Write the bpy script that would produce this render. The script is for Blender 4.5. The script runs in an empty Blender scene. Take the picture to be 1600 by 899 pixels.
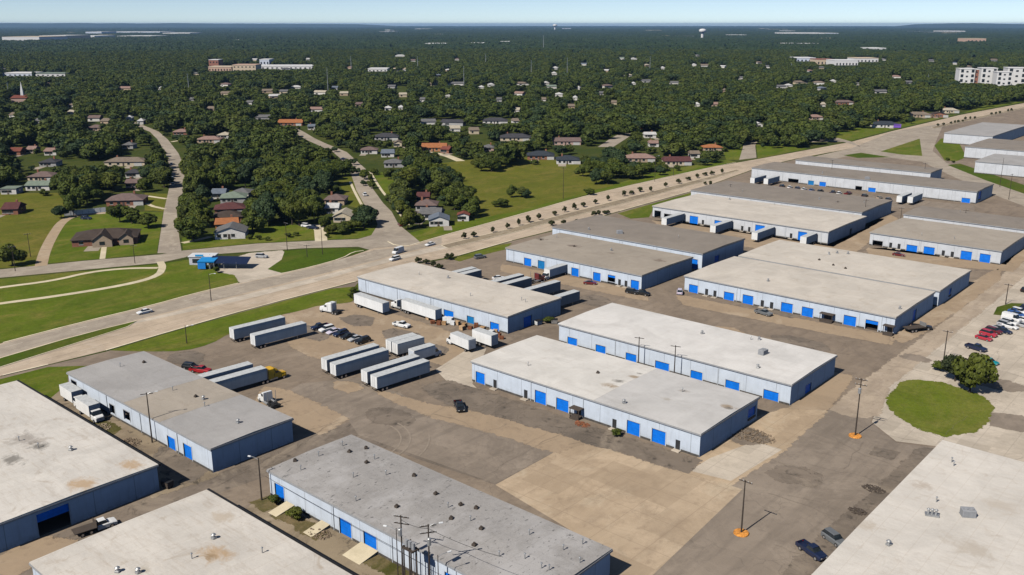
import bpy, bmesh, math, random
from mathutils import Vector, Matrix, noise as mnoise
rnd = random.Random(7)
SC = bpy.context.scene
COL = SC.collection
R = math.radians
PI = math.pi

# ------------------------------------------------------------------ survey
# The photograph was surveyed once: camera 85 m above the ground, pitched 16 degrees.
# gp() turns a survey reading into a point of the ground plane (or of a level z), wp() into a point of a wall plane.
FPX, CX, CY, HOR, CAMH = 1436.0, 800.0, 449.5, 38.0, 85.0
PITCH = math.atan2(CY - HOR, FPX); HEAD = R(-41.05)
FWD = Vector((math.sin(HEAD), math.cos(HEAD), 0)); RGT = Vector((math.cos(HEAD), -math.sin(HEAD), 0)); UPW = Vector((0, 0, 1))
AX = FWD * math.cos(PITCH) - UPW * math.sin(PITCH); UP = FWD * math.sin(PITCH) + UPW * math.cos(PITCH)
def ray(px, py): return AX * FPX + RGT * (px - CX) + UP * (CY - py)
def gp(px, py, z=0.0):
    d = ray(px, py); t = (z - CAMH) / d.z
    return Vector((d.x * t, d.y * t, z))
def wp(px, py, y0):
    d = ray(px, py); t = y0 / d.y
    return d.x * t, CAMH + d.z * t
def wpx(px, py, x0):
    d = ray(px, py); t = x0 / d.x
    return d.y * t, CAMH + d.z * t
def pj(p):
    d = Vector(p) - Vector((0, 0, CAMH)); k = FPX / d.dot(AX)
    return CX + k * d.dot(RGT), CY - k * d.dot(UP)
def inpoly(x, y, P):
    c = False; n = len(P); j = n - 1
    for i in range(n):
        xi, yi = P[i][0], P[i][1]; xj, yj = P[j][0], P[j][1]
        if (yi > y) != (yj > y) and x < (xj - xi) * (y - yi) / (yj - yi) + xi: c = not c
        j = i
    return c

# ------------------------------------------------------------------ node helpers
class NT:
    def __init__(s, name):
        s.m = bpy.data.materials.new(name); s.m.use_nodes = True
        s.t = s.m.node_tree; s.N = s.t.nodes
        s.b = s.N['Principled BSDF']; s.out = s.N['Material Output']
        s.geo = None
    def n(s, ty, **kw):
        q = s.N.new(ty)
        for k, v in kw.items():
            if k.startswith('_'): setattr(q, k[1:], v)
        return q
    def put(s, sock, v):
        if isinstance(v, bpy.types.NodeSocket): s.t.links.new(v, sock)
        elif isinstance(v, (tuple, list)) and len(v) == 3 and sock.type == 'RGBA': sock.default_value = (*v, 1)
        else: sock.default_value = v
    def pos(s):
        if s.geo is None: s.geo = s.N.new('ShaderNodeNewGeometry').outputs['Position']
        return s.geo
    def obj(s):
        return s.N.new('ShaderNodeTexCoord').outputs['Object']
    def mapped(s, vec, scale=(1, 1, 1), rot=(0, 0, 0)):
        q = s.N.new('ShaderNodeMapping'); s.put(q.inputs['Vector'], vec); q.inputs['Scale'].default_value = scale; q.inputs['Rotation'].default_value = rot
        return q.outputs['Vector']
    def noise(s, scale, detail=4, rough=.6, vec=None, dist=0.0):
        q = s.N.new('ShaderNodeTexNoise'); s.put(q.inputs['Vector'], vec or s.pos())
        q.inputs['Scale'].default_value = scale; q.inputs['Detail'].default_value = detail; q.inputs['Roughness'].default_value = rough; q.inputs['Distortion'].default_value = dist
        return q.outputs['Fac']
    def vor(s, scale, feature='F1', vec=None, out='Distance'):
        q = s.N.new('ShaderNodeTexVoronoi'); q.feature = feature; s.put(q.inputs['Vector'], vec or s.pos()); q.inputs['Scale'].default_value = scale
        return q.outputs[out]
    def rng(s, v, a, b, c=0.0, d=1.0):
        q = s.N.new('ShaderNodeMapRange'); s.put(q.inputs[0], v)
        for i, x in enumerate((a, b, c, d)): s.put(q.inputs[i + 1], x)
        return q.outputs[0]
    def mix(s, f, a, b, mode='MIX'):
        q = s.N.new('ShaderNodeMix'); q.data_type = 'RGBA'; q.blend_type = mode
        s.put(q.inputs[0], f); s.put(q.inputs[6], a); s.put(q.inputs[7], b)
        return q.outputs[2]
    def math(s, op, a, b=0.0, c=0.0):
        q = s.N.new('ShaderNodeMath'); q.operation = op
        s.put(q.inputs[0], a); s.put(q.inputs[1], b)
        if op in ('MULTIPLY_ADD', 'COMPARE'): s.put(q.inputs[2], c)
        return q.outputs[0]
    def sep(s, v):
        q = s.N.new('ShaderNodeSeparateXYZ'); s.put(q.inputs[0], v); return q.outputs
    def bump(s, h, strength=.3, dist=.1):
        q = s.N.new('ShaderNodeBump'); q.inputs['Strength'].default_value = strength; q.inputs['Distance'].default_value = dist
        s.put(q.inputs['Height'], h); s.put(s.b.inputs['Normal'], q.outputs[0])
    def fin(s, col, rough=.8, metal=0.0, spec=.3):
        s.put(s.b.inputs['Base Color'], col); s.put(s.b.inputs['Roughness'], rough); s.put(s.b.inputs['Metallic'], metal)
        s.b.inputs['Specular IOR Level'].default_value = spec
        return s.m

def plain(name, col, rough=.6, metal=0.0, var=.12, scale=1.5, spec=.4):
    k = NT(name)
    c = k.mix(k.rng(k.noise(scale, 4, vec=k.obj()), .35, .7), tuple(x * (1 - var) for x in col), tuple(min(1, x * (1 + var)) for x in col))
    return k.fin(c, rough, metal, spec)

def soften(k, name):
    """worn edge: the layer thins out in ragged flecks towards the rim of its patch"""
    a = k.N.new('ShaderNodeAttribute'); a.attribute_name = 'cover'
    v = k.math('ADD', a.outputs['Fac'], k.math('MULTIPLY', k.math('SUBTRACT', k.noise(.55, 7, .75), .5), 2.0))
    ms = k.N.new('ShaderNodeMixShader'); tr = k.N.new('ShaderNodeBsdfTransparent')
    k.put(ms.inputs[0], k.rng(v, .5, .54)); k.t.links.new(tr.outputs[0], ms.inputs[1]); k.t.links.new(k.b.outputs[0], ms.inputs[2]); k.t.links.new(ms.outputs[0], k.out.inputs['Surface'])
def ground_mat(name, base, alt, dark, stain=.5, streak=None, joints=None, cracks=True, light=None, soft=False):
    """weathered paving: broad tone drift, blotches, oil stains, tar cracks, wear streaks, slab joints"""
    k = NT(name)
    c = k.mix(k.rng(k.noise(.022, 5, .6), .38, .62), base, alt)
    c = k.mix(k.math('MULTIPLY', k.rng(k.noise(.11, 7, .7, dist=.9), .44, .6), .75), c, tuple(x * 1.14 for x in alt))
    c = k.mix(k.math('MULTIPLY', k.rng(k.noise(.045, 7, .75, dist=1.4, vec=k.mapped(k.pos(), (1, 1, 1), (0, 0, 1.1))), .5, .62), .5), c, tuple(x * .74 for x in base))
    if light: c = k.mix(k.math('MULTIPLY', k.rng(k.noise(.06, 5, .7, dist=1.2, vec=k.mapped(k.pos(), (1, 1, 1), (0, 0, .7))), .54, .66), .55), c, light)
    if streak:
        sv = k.mapped(k.pos(), streak)
        c = k.mix(k.math('MULTIPLY', k.rng(k.noise(1.0, 5, .6, vec=sv), .5, .72), .42), c, dark)
        if light: c = k.mix(k.math('MULTIPLY', k.rng(k.noise(1.7, 4, .6, vec=sv), .55, .75), .3), c, light)
    c = k.mix(k.math('MULTIPLY', k.rng(k.noise(.32, 8, .75, dist=1.1), .54, .68), stain), c, dark)
    c = k.mix(k.math('MULTIPLY', k.rng(k.math('ADD', k.vor(.28), k.math('MULTIPLY', k.noise(1.1, 4, .7), .35)), .36, .22), stain * .85), c, dark)
    c = k.mix(k.rng(k.noise(6, 3, .7), .3, .75, 0, .22), c, tuple(x * .6 for x in base))
    if cracks:
        wv = k.N.new('ShaderNodeVectorMath'); wv.operation = 'ADD'
        q = k.N.new('ShaderNodeTexNoise'); k.put(q.inputs['Vector'], k.pos()); q.inputs['Scale'].default_value = .25
        sc = k.N.new('ShaderNodeVectorMath'); sc.operation = 'SCALE'; k.put(sc.inputs[0], q.outputs['Color']); sc.inputs['Scale'].default_value = 5
        k.put(wv.inputs[0], k.pos()); k.put(wv.inputs[1], sc.outputs[0])
        e = k.vor(.17, 'DISTANCE_TO_EDGE', wv.outputs[0])
        c = k.mix(k.math('MULTIPLY', k.math('MULTIPLY', k.rng(e, .02, .005), k.rng(k.noise(.05, 4, .6), .5, .62)), .35), c, dark)
    if joints:
        xyz = k.sep(k.pos())
        cell = k.N.new('ShaderNodeCombineXYZ'); wn = k.N.new('ShaderNodeTexWhiteNoise'); wn.noise_dimensions = '2D'
        for i, j in enumerate(joints):
            if j: k.put(cell.inputs[i], k.math('FLOOR', k.math('ADD', k.math('DIVIDE', xyz[i], j), .5)))
        k.put(wn.inputs['Vector'], cell.outputs[0])
        c = k.mix(k.rng(wn.outputs['Value'], .45, 1.0, 0, .55), c, tuple(x * .74 for x in base))
        for i, j in enumerate(joints):
            if j:
                f = k.math('ABSOLUTE', k.math('SUBTRACT', k.math('FRACT', k.math('DIVIDE', xyz[i], j)), .5))
                c = k.mix(k.math('MULTIPLY', k.rng(f, .5 - .11 / j, .5 - .03 / j), .45), c, dark)
    k.bump(k.noise(3, 5, .7), .25, .06)
    if soft: soften(k, name)
    return k.fin(c, .92, 0, .15)

def grass_mat(name, a, b, dry, amount=.5, soft=False):
    k = NT(name)
    c = k.mix(k.rng(k.noise(.035, 6, .65), .4, .6), a, b)
    c = k.mix(k.math('MULTIPLY', k.rng(k.noise(.07, 6, .7, dist=1.0, vec=k.mapped(k.pos(), (1, .45, 1), (0, 0, .5))), .46, .7), amount), c, dry)
    c = k.mix(k.rng(k.noise(.16, 7, .75, dist=.7), .48, .68, 0, .6), c, tuple(x * .62 for x in a))
    c = k.mix(k.rng(k.noise(.9, 6, .75), .35, .75, 0, .6), c, tuple(x * .5 for x in a))
    c = k.mix(k.rng(k.noise(.25, 5, .7), .55, .8, 0, .5), c, tuple(x * .7 for x in dry))
    k.bump(k.noise(2.5, 6, .75), .6, .25)
    if soft: soften(k, name)
    return k.fin(c, .95, 0, .1)

def roof_mat(name, base, stain, amount=.4, seam=True, patch=None, grit=.2, lowa=.56, spots=()):
    """membrane roof: dirt washed along the fall, ponding rings, patch repairs, lap seams"""
    k = NT(name)
    c = k.mix(k.rng(k.noise(.09, 6, .65, dist=.8), .38, .66), base, tuple(x * .82 for x in base))
    c = k.mix(k.math('MULTIPLY', k.rng(k.noise(.16, 7, .7, dist=1.6), lowa, .74), amount), c, stain)
    c = k.mix(k.math('MULTIPLY', k.rng(k.noise(.8, 5, .7, vec=k.mapped(k.pos(), (.25, 1.6, 1))), .5, .75), amount * .55), c, stain)
    c = k.mix(k.rng(k.noise(4, 4, .8), .3, .8, 0, grit), c, tuple(x * .5 for x in stain))
    if patch:
        c = k.mix(k.math('MULTIPLY', k.rng(k.noise(.11, 5, .7, vec=k.mapped(k.pos(), (1, .6, 1))), .46, .6), .5), c, patch)
        c = k.mix(k.math('MULTIPLY', k.rng(k.noise(.7, 5, .75, dist=1.5), .63, .68), .8), c, tuple(x * .45 for x in patch))
        dk = tuple(x * .3 for x in patch)
        c = k.mix(k.math('MULTIPLY', k.rng(k.noise(.42, 6, .8, dist=2.2, vec=k.mapped(k.pos(), (1, 1.8, 1))), .6, .64), .7), c, dk)
        c = k.mix(k.math('MULTIPLY', k.rng(k.noise(.9, 3, .6, vec=k.mapped(k.pos(), (1.5, .7, 1), (0, 0, .6))), .63, .67), .8), c, dk)
    if seam:
        f = k.math('ABSOLUTE', k.math('SUBTRACT', k.math('FRACT', k.math('DIVIDE', k.sep(k.pos())[0], 3.05)), .5))
        c = k.mix(k.math('MULTIPLY', k.rng(f, .478, .494), .28), c, stain)
    for sx, sy, sr, sc in spots:                              # stains with a place and shape of their own
        x = k.sep(k.pos()); w = k.noise(.35, 5, .75, dist=1.0)
        d = k.math('SQRT', k.math('ADD', k.math('POWER', k.math('ABSOLUTE', k.math('SUBTRACT', x[0], sx)), 2.0), k.math('POWER', k.math('MULTIPLY', k.math('ABSOLUTE', k.math('SUBTRACT', x[1], sy)), 1.5), 2.0)))
        d = k.math('ADD', k.math('DIVIDE', d, sr), k.math('MULTIPLY', w, 2.2))
        c = k.mix(k.math('MULTIPLY', k.rng(d, 1.75, 1.25), .75), c, sc)
    k.bump(k.noise(.6, 5, .6), .25, .3)
    return k.fin(c, .85, 0, .2)

def wall_mat(name, col, seam=7.6, dirt=(.2, .19, .17)):
    """painted tilt panels: joints every bay, faint ribs, rain streaks, splash dirt at the foot"""
    k = NT(name); P = k.pos(); x = k.sep(P)
    u = k.math('ADD', x[0], x[1])
    c = k.mix(k.rng(k.noise(.35, 5, .6), .35, .7), col, tuple(v * .86 for v in col))
    st = k.noise(1.0, 5, .65, vec=k.mapped(P, (1.6, 1.6, .12)))
    c = k.mix(k.math('MULTIPLY', k.rng(st, .52, .8), .26), c, dirt)
    foot = k.math('MULTIPLY', k.rng(x[2], 1.3, .0), k.rng(k.noise(1.2, 4, .7), .35, .7))
    c = k.mix(k.math('MULTIPLY', foot, .65), c, dirt)
    f = k.math('ABSOLUTE', k.math('SUBTRACT', k.math('FRACT', k.math('DIVIDE', u, seam)), .5))
    c = k.mix(k.math('MULTIPLY', k.rng(f, .488, .496), .55), c, (.12, .13, .15))
    g = k.math('ABSOLUTE', k.math('SUBTRACT', k.math('FRACT', k.math('DIVIDE', u, .9)), .5))
    k.bump(k.rng(g, .42, .5), .22, .05)
    return k.fin(c, .7, 0, .3)

def door_mat(name, col):
    k = NT(name); z = k.sep(k.pos())[2]
    c = k.mix(k.rng(k.noise(.9, 4, .6), .35, .7), col, tuple(v * .75 for v in col))
    f = k.math('ABSOLUTE', k.math('SUBTRACT', k.math('FRACT', k.math('DIVIDE', z, .55)), .5))
    c = k.mix(k.math('MULTIPLY', k.rng(f, .44, .49), .45), c, tuple(v * .35 for v in col))
    k.bump(k.rng(f, .4, .5), .3, .05)
    return k.fin(c, .55, 0, .35)

def shingle_mat(name, col):
    k = NT(name); P = k.obj()
    c = k.mix(k.rng(k.noise(.5, 5, .7, vec=P), .35, .68), col, tuple(v * .68 for v in col))
    c = k.mix(k.rng(k.noise(5, 3, .8, vec=k.mapped(P, (1, 1, 3))), .3, .8, 0, .4), c, tuple(v * .5 for v in col))
    f = k.math('FRACT', k.math('MULTIPLY', k.sep(P)[2], 3.2))
    c = k.mix(k.math('MULTIPLY', k.rng(f, .75, 1.0), .3), c, tuple(v * .4 for v in col))
    return k.fin(c, .9, 0, .15)

def leaf_mat(name, cols, tip, hue=.0):
    k = NT(name)
    oi = k.N.new('ShaderNodeObjectInfo'); r = oi.outputs['Random']
    ramp = k.N.new('ShaderNodeValToRGB'); k.put(ramp.inputs[0], r)
    e = ramp.color_ramp.elements
    while len(e) < len(cols): e.new(.5)
    for i, cc in enumerate(cols): e[i].position = i / (len(cols) - 1); e[i].color = (*cc, 1)
    c = k.mix(k.rng(k.noise(.45, 4, .65, vec=k.obj()), .38, .7), ramp.outputs[0], tip)
    c = k.mix(k.rng(k.noise(3.5, 2, .6, vec=k.obj()), .35, .75, 0, .3), c, tuple(v * .4 for v in cols[0]))
    m = k.fin(c, .65, 0, .18)
    tr = k.N.new('ShaderNodeBsdfTranslucent'); k.put(tr.inputs[0], k.mix(.5, c, tip))
    ms = k.N.new('ShaderNodeMixShader'); ms.inputs[0].default_value = .12
    k.t.links.new(k.b.outputs[0], ms.inputs[1]); k.t.links.new(tr.outputs[0], ms.inputs[2]); k.t.links.new(ms.outputs[0], k.out.inputs['Surface'])
    return m

def paint(name, col, rough=.28, metal=0.0):
    k = NT(name)
    c = k.mix(k.rng(k.noise(1.3, 4, .7, vec=k.obj()), .42, .75, 0, .35), col, tuple(v * .7 + .02 for v in col))
    k.b.inputs['Coat Weight'].default_value = .25
    return k.fin(c, rough, metal, .5)

M = {}
# paving and earth
M['asphalt'] = ground_mat('weathered_asphalt', (.215, .172, .134), (.245, .196, .150), (.115, .093, .075), .5, streak=(.35, .05, 1), light=(.33, .27, .21))
M['asphalt_dark'] = ground_mat('rough_dark_asphalt', (.155, .13, .107), (.22, .18, .145), (.065, .056, .048), .8, light=(.33, .275, .215))
M['asphalt_road'] = ground_mat('grey_yard_asphalt', (.225, .187, .152), (.262, .218, .176), (.125, .105, .088), .35, streak=(.4, .04, 1), light=(.34, .285, .23))
M['concrete'] = ground_mat('tan_concrete', (.405, .31, .215), (.47, .37, .265), (.25, .19, .135), .45, streak=(.3, .06, 1), joints=(9.1, 9.1), light=(.52, .44, .33))
M['concrete_pale'] = ground_mat('pale_concrete', (.47, .41, .335), (.53, .465, .385), (.28, .24, .2), .3, joints=(6.1, 6.1), light=(.6, .54, .46))
M['dirt'] = ground_mat('dusty_tan_dirt', (.41, .32, .225), (.36, .27, .18), (.2, .15, .11), .5, cracks=False, light=(.52, .43, .32))
M['dirt_dark'] = ground_mat('littered_brown_dirt', (.23, .185, .135), (.30, .245, .17), (.09, .08, .06), .9, cracks=False, light=(.42, .36, .28))
M['boulevard'] = ground_mat('boulevard_concrete', (.435, .35, .262), (.49, .40, .305), (.28, .225, .17), .25, streak=(.5, .03, 1), light=(.5, .42, .34), cracks=False)
M['street'] = ground_mat('street_concrete', (.315, .27, .22), (.365, .315, .255), (.18, .155, .13), .35, light=(.5, .44, .36))
M['path'] = ground_mat('path_concrete', (.55, .48, .33), (.6, .53, .39), (.4, .34, .24), .2, cracks=False)
M['kerb'] = ground_mat('kerb_concrete', (.74, .65, .46), (.78, .69, .52), (.5, .42, .3), .2, cracks=False)
M['line'] = plain('faded_lane_paint', (.62, .55, .46), .8)
M['seamline'] = plain('tar_joint', (.22, .18, .145), .9)
M['dirt_soft'] = ground_mat('thin_tan_dust', (.37, .285, .20), (.33, .25, .172), (.2, .15, .11), .5, cracks=False, light=(.48, .39, .29), soft=True)
M['dirt_dark_soft'] = ground_mat('thin_brown_litter', (.215, .17, .122), (.29, .235, .165), (.07, .06, .048), 1.0, cracks=False, light=(.44, .37, .28), soft=True)
M['asphalt_dark_soft'] = ground_mat('thin_dark_asphalt', (.15, .126, .104), (.215, .177, .142), (.06, .052, .045), .9, light=(.33, .275, .215), soft=True)
M['asphalt_road_soft'] = ground_mat('thin_grey_asphalt', (.225, .187, .152), (.262, .218, .176), (.125, .105, .088), .35, streak=(.4, .04, 1), light=(.34, .285, .23), soft=True)
M['asphalt_soft'] = M['asphalt_road_soft']
M['concrete_soft'] = ground_mat('worn_concrete_edge', (.42, .32, .22), (.47, .365, .255), (.25, .19, .13), .4, joints=(6.1, 6.1), light=(.52, .44, .33), soft=True)
M['concrete_pale_soft'] = ground_mat('worn_pale_concrete_edge', (.47, .41, .335), (.53, .465, .385), (.28, .24, .2), .3, joints=(6.1, 6.1), soft=True)
M['lawn_dark_soft'] = grass_mat('weedy_edge', (.085, .092, .022), (.12, .105, .04), (.27, .2, .12), 1.0, soft=True)
M['lawn_soft'] = grass_mat('worn_edge_lawn', (.120, .158, .016), (.150, .188, .020), (.24, .21, .06), .7, soft=True)
M['street_soft'] = ground_mat('thin_street_concrete', (.37, .30, .23), (.42, .345, .265), (.21, .17, .135), .5, streak=(.4, .05, 1), light=(.5, .42, .34), soft=True)
M['wear_soft'] = ground_mat('grey_slab_wear', (.33, .255, .18), (.37, .29, .205), (.22, .17, .12), .4, cracks=False, soft=True)
M['tyre_mark'] = plain('pale_tyre_scuff', (.27, .225, .18), .9)
M['orange'] = plain('orange_kerb_paint', (.62, .26, .05), .8, var=.5, scale=2.5)
M['lawn'] = grass_mat('mown_lawn', (.090, .134, .010), (.122, .165, .013), (.23, .195, .05), .9)
M['lawn_dark'] = grass_mat('deep_green_lawn', (.058, .102, .007), (.082, .126, .009), (.15, .13, .03), .65)
M['meadow'] = grass_mat('dry_meadow', (.118, .132, .016), (.15, .155, .02), (.24, .19, .05), .8)
M['terrain'] = grass_mat('wooded_yard_ground', (.045, .068, .012), (.07, .086, .016), (.15, .125, .04), .5)
M['hill'] = plain('distant_wooded_hill', (.03, .05, .035), .95, var=.4, scale=.002)
# buildings
M['w_wall'] = wall_mat('pale_blue_grey_panel', (.56, .63, .735))
M['w_wall2'] = wall_mat('pale_grey_panel', (.58, .605, .65), 6.1)
def sp(px, py, r, c): p = gp(px, py, 5.3); return (p.x, p.y, r, c)
BRN, DKG, RST = (.27, .19, .11), (.13, .12, .105), (.42, .28, .15)
M['roof_left'] = roof_mat('stained_left_roof', (.66, .63, .585), (.34, .27, .2), .65, spots=[sp(42, 688, 7, (.3, .27, .24)), sp(20, 720, 5, DKG), sp(60, 700, 4, DKG), sp(205, 727, 5, RST), sp(130, 760, 6, RST)])
M['roof_corner'] = roof_mat('stained_corner_roof', (.64, .605, .555), (.34, .265, .19), .65, spots=[sp(335, 868, 5.5, RST), sp(330, 872, 2.4, BRN), sp(225, 892, 3, (.4, .36, .3)), sp(345, 810, 4, (.45, .38, .3))])
M['roof_twoA'] = roof_mat('bright_half_roof', (.69, .67, .635), (.42, .36, .3), .4, spots=[sp(952, 604, 3.4, BRN), sp(968, 598, 3, DKG), sp(990, 590, 2.6, BRN), sp(1000, 585, 1.8, DKG)])
M['roof_twoB'] = roof_mat('grey_half_roof', (.56, .55, .54), (.36, .33, .3), .3, spots=[sp(1067, 612, 2.6, (.33, .3, .27)), sp(1042, 626, 2.2, (.35, .32, .28)), sp(1137, 637, 3.4, BRN), sp(1140, 640, 1.8, DKG)])
M['roof_blotch'] = roof_mat('blotched_beige_roof', (.385, .34, .285), (.24, .19, .145), .5, grit=.25, spots=[sp(846, 375, 5, (.13, .1, .08)), sp(897, 386, 5.5, (.12, .09, .075)), sp(955, 397, 3, (.16, .13, .1)), sp(1030, 408, 5, (.14, .1, .075))])
M['roof_right'] = roof_mat('warm_white_roof', (.67, .635, .585), (.40, .33, .26), .5, spots=[sp(1350, 820, 5, (.45, .39, .32)), sp(1520, 860, 7, (.45, .4, .34)), sp(1440, 760, 4, (.42, .36, .3)), sp(1560, 790, 6, (.48, .43, .37))])
M['roof_white'] = roof_mat('white_membrane_roof', (.62, .575, .525), (.36, .29, .22), .35)
M['roof_clean'] = roof_mat('bright_membrane_roof', (.69, .675, .655), (.42, .37, .33), .25)
M['roof_cream'] = roof_mat('cream_membrane_roof', (.61, .565, .505), (.34, .26, .17), .45)
M['roof_grey'] = roof_mat('grey_gravel_roof', (.385, .37, .36), (.2, .185, .17), .5, patch=(.46, .45, .45), grit=.4)
M['roof_silver'] = roof_mat('silver_grey_roof', (.40, .39, .385), (.24, .22, .2), .4, grit=.3)
M['roof_tan'] = roof_mat('tan_gravel_roof', (.285, .25, .215), (.17, .145, .12), .5, seam=False, grit=.35)
M['roof_beige'] = roof_mat('beige_grey_roof', (.41, .365, .31), (.25, .2, .155), .5, grit=.25)
M['trim'] = plain('grey_roof_edge', (.30, .31, .33), .5)
M['blue'] = door_mat('bright_blue_rollup', (.002, .185, .82))
M['teal'] = door_mat('teal_blue_rollup', (.008, .19, .50))
M['black'] = plain('black_gap', (.012, .012, .013), .7)
M['dark'] = plain('dark_door', (.03, .032, .036), .5)
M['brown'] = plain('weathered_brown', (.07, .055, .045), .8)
M['base_shade'] = plain('base_shade_brown', (.085, .078, .07), .9, var=.4)  # dark tone painted for the shade at the wall base
M['frame'] = plain('door_frame', (.5, .55, .62), .6)
M['glass'] = plain('dark_glass', (.02, .027, .034), .12, var=.3, spec=.6)
M['steel'] = plain('galvanised_steel', (.42, .43, .44), .45, .6)
M['pole'] = plain('creosoted_timber', (.055, .042, .034), .9, var=.3)
M['wire'] = plain('black_cable', (.02, .02, .02), .6)
M['white'] = paint('white_paint', (.78, .78, .78))
M['wood'] = plain('pallet_wood', (.42, .26, .13), .85, var=.35)
M['wood_red'] = plain('rusty_brown_wood', (.23, .085, .04), .85, var=.35)
M['card'] = plain('cardboard', (.5, .34, .2), .85, var=.25)
M['plasticw'] = plain('white_wrap', (.68, .7, .72), .5, var=.15)
# vehicles
for n_, c_ in dict(white=(.76, .77, .78), black=(.012, .013, .015), navy=(.012, .02, .055), blue=(.03, .1, .32), red=(.36, .015, .02), darkred=(.13, .015, .018), silver=(.42, .43, .45),
                   grey=(.14, .15, .16), teal=(.0, .23, .27), yellow=(.72, .42, .01), purplewhite=(.62, .58, .7), tan=(.42, .36, .28), crimson=(.42, .03, .05)).items():
    M['car_' + n_] = paint('car_' + n_, c_)
M['tyre'] = plain('tyre_rubber', (.018, .018, .018), .9)
M['rim'] = plain('wheel_rim', (.5, .5, .52), .35, .7)
M['lamp'] = plain('headlight_glass', (.75, .75, .72), .15)
M['tail'] = plain('tail_light', (.4, .01, .01), .25)
M['box_side'] = wall_mat('trailer_panel', (.55, .58, .60), 1.22, (.3, .29, .27))
M['box_white'] = wall_mat('white_trailer_panel', (.76, .77, .78), 1.22, (.45, .43, .4))
M['box_grey'] = wall_mat('grey_trailer_panel', (.27, .29, .31), 1.22, (.2, .2, .2))
M['box_roof'] = plain('trailer_roof', (.50, .52, .53), .6, var=.15)
M['chassis'] = plain('black_chassis', (.02, .02, .022), .7)
# foliage
M['bark'] = plain('bark', (.085, .065, .048), .95, var=.3)
GREENS = [(.018, .036, .007), (.038, .064, .010), (.066, .090, .012), (.026, .048, .010), (.088, .098, .016), (.036, .056, .012), (.050, .064, .020)]
MIDG = [(.012, .026, .007), (.034, .060, .010), (.062, .086, .014), (.016, .036, .009), (.088, .100, .018), (.028, .050, .011), (.045, .060, .018)]
FARG = [(.003, .012, .006), (.012, .030, .010), (.024, .046, .012), (.006, .020, .009), (.034, .050, .014)]
M['leaf'] = leaf_mat('leaves', GREENS, (.135, .160, .022))
M['leaf_far'] = leaf_mat('far_leaves', FARG, (.044, .068, .018))
M['leaf_mid'] = leaf_mat('mid_leaves', MIDG, (.110, .138, .026))
M['leaf_warm'] = leaf_mat('warm_leaves', [(.048, .072, .012), (.075, .100, .015), (.064, .074, .020)], (.125, .155, .028))
M['leaf_cool'] = leaf_mat('cool_leaves', [(.020, .042, .016), (.034, .060, .022)], (.07, .10, .04))
M['leaf_dark'] = leaf_mat('dark_leaves', [(.02, .034, .012), (.035, .042, .016)], (.05, .06, .022))
M['leaf_bush'] = leaf_mat('shrub_leaves', [(.028, .038, .014), (.042, .046, .018), (.03, .045, .013)], (.07, .075, .025))

# ------------------------------------------------------------------ mesh helpers
class MB:
    def __init__(s): s.v = []; s.f = []
    def quad(s, a, b, c, d):
        i = len(s.v); s.v += [tuple(a), tuple(b), tuple(c), tuple(d)]; s.f.append((i, i + 1, i + 2, i + 3))
    def poly(s, pts):
        i = len(s.v); s.v += [tuple(p) for p in pts]; s.f.append(tuple(range(i, i + len(pts))))
    def box(s, x0, x1, y0, y1, z0, z1):
        i = len(s.v)
        s.v += [(x0, y0, z0), (x1, y0, z0), (x1, y1, z0), (x0, y1, z0), (x0, y0, z1), (x1, y0, z1), (x1, y1, z1), (x0, y1, z1)]
        s.f += [(i, i + 3, i + 2, i + 1), (i + 4, i + 5, i + 6, i + 7), (i, i + 1, i + 5, i + 4), (i + 1, i + 2, i + 6, i + 5), (i + 2, i + 3, i + 7, i + 6), (i + 3, i, i + 4, i + 7)]
        return s
    def rbox(s, x0, x1, y0, y1, z0, z1, c=.08):
        """box with chamfered upright and top edges"""
        ring = lambda e, z: [(x0 + e, y0 + c + e, z), (x0 + c + e, y0 + e, z), (x1 - c - e, y0 + e, z), (x1 - e, y0 + c + e, z), (x1 - e, y1 - c - e, z), (x1 - c - e, y1 - e, z), (x0 + c + e, y1 - e, z), (x0 + e, y1 - c - e, z)]
        s.loft([ring(0, z0), ring(0, z1 - c), ring(c * .7, z1)]); return s
    def loft(s, rings, cap=True):
        i0 = len(s.v); n = len(rings[0])
        for r in rings: s.v += [tuple(p) for p in r]
        for k in range(len(rings) - 1):
            for j in range(n):
                a = i0 + k * n + j; b = i0 + k * n + (j + 1) % n
                s.f.append((a, b, b + n, a + n))
        if cap:
            s.f.append(tuple(i0 + j for j in reversed(range(n)))); s.f.append(tuple(i0 + (len(rings) - 1) * n + j for j in range(n)))
        return s
    def tube(s, a, b, r0, r1=None, n=8):
        r1 = r0 if r1 is None else r1
        a = Vector(a); b = Vector(b); d = (b - a).normalized()
        u = d.orthogonal().normalized(); w = d.cross(u)
        ring = lambda p, r: [p + (u * math.cos(2 * PI * k / n) + w * math.sin(2 * PI * k / n)) * r for k in range(n)]
        s.loft([ring(a, r0), ring(b, r1)]); return s
    def path(s, pts, r, n=6):
        for a, b in zip(pts, pts[1:]): s.tube(a, b, r, r, n)
        return s
    def ball(s, c, rx, ry, rz, n=10, m=6):
        c = Vector(c)
        rings = []
        for k in range(1, m):
            t = PI * k / m
            rings.append([(c.x + rx * math.sin(t) * math.cos(2 * PI * j / n), c.y + ry * math.sin(t) * math.sin(2 * PI * j / n), c.z - rz * math.cos(t)) for j in range(n)])
        s.loft(rings); return s
    def mesh(s, name, mat, smooth=False):
        me = bpy.data.meshes.new(name); me.from_pydata(s.v, [], s.f)
        me.materials.append(M[mat] if isinstance(mat, str) else mat)
        if smooth:
            for p in me.polygons: p.use_smooth = True
        return me

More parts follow.
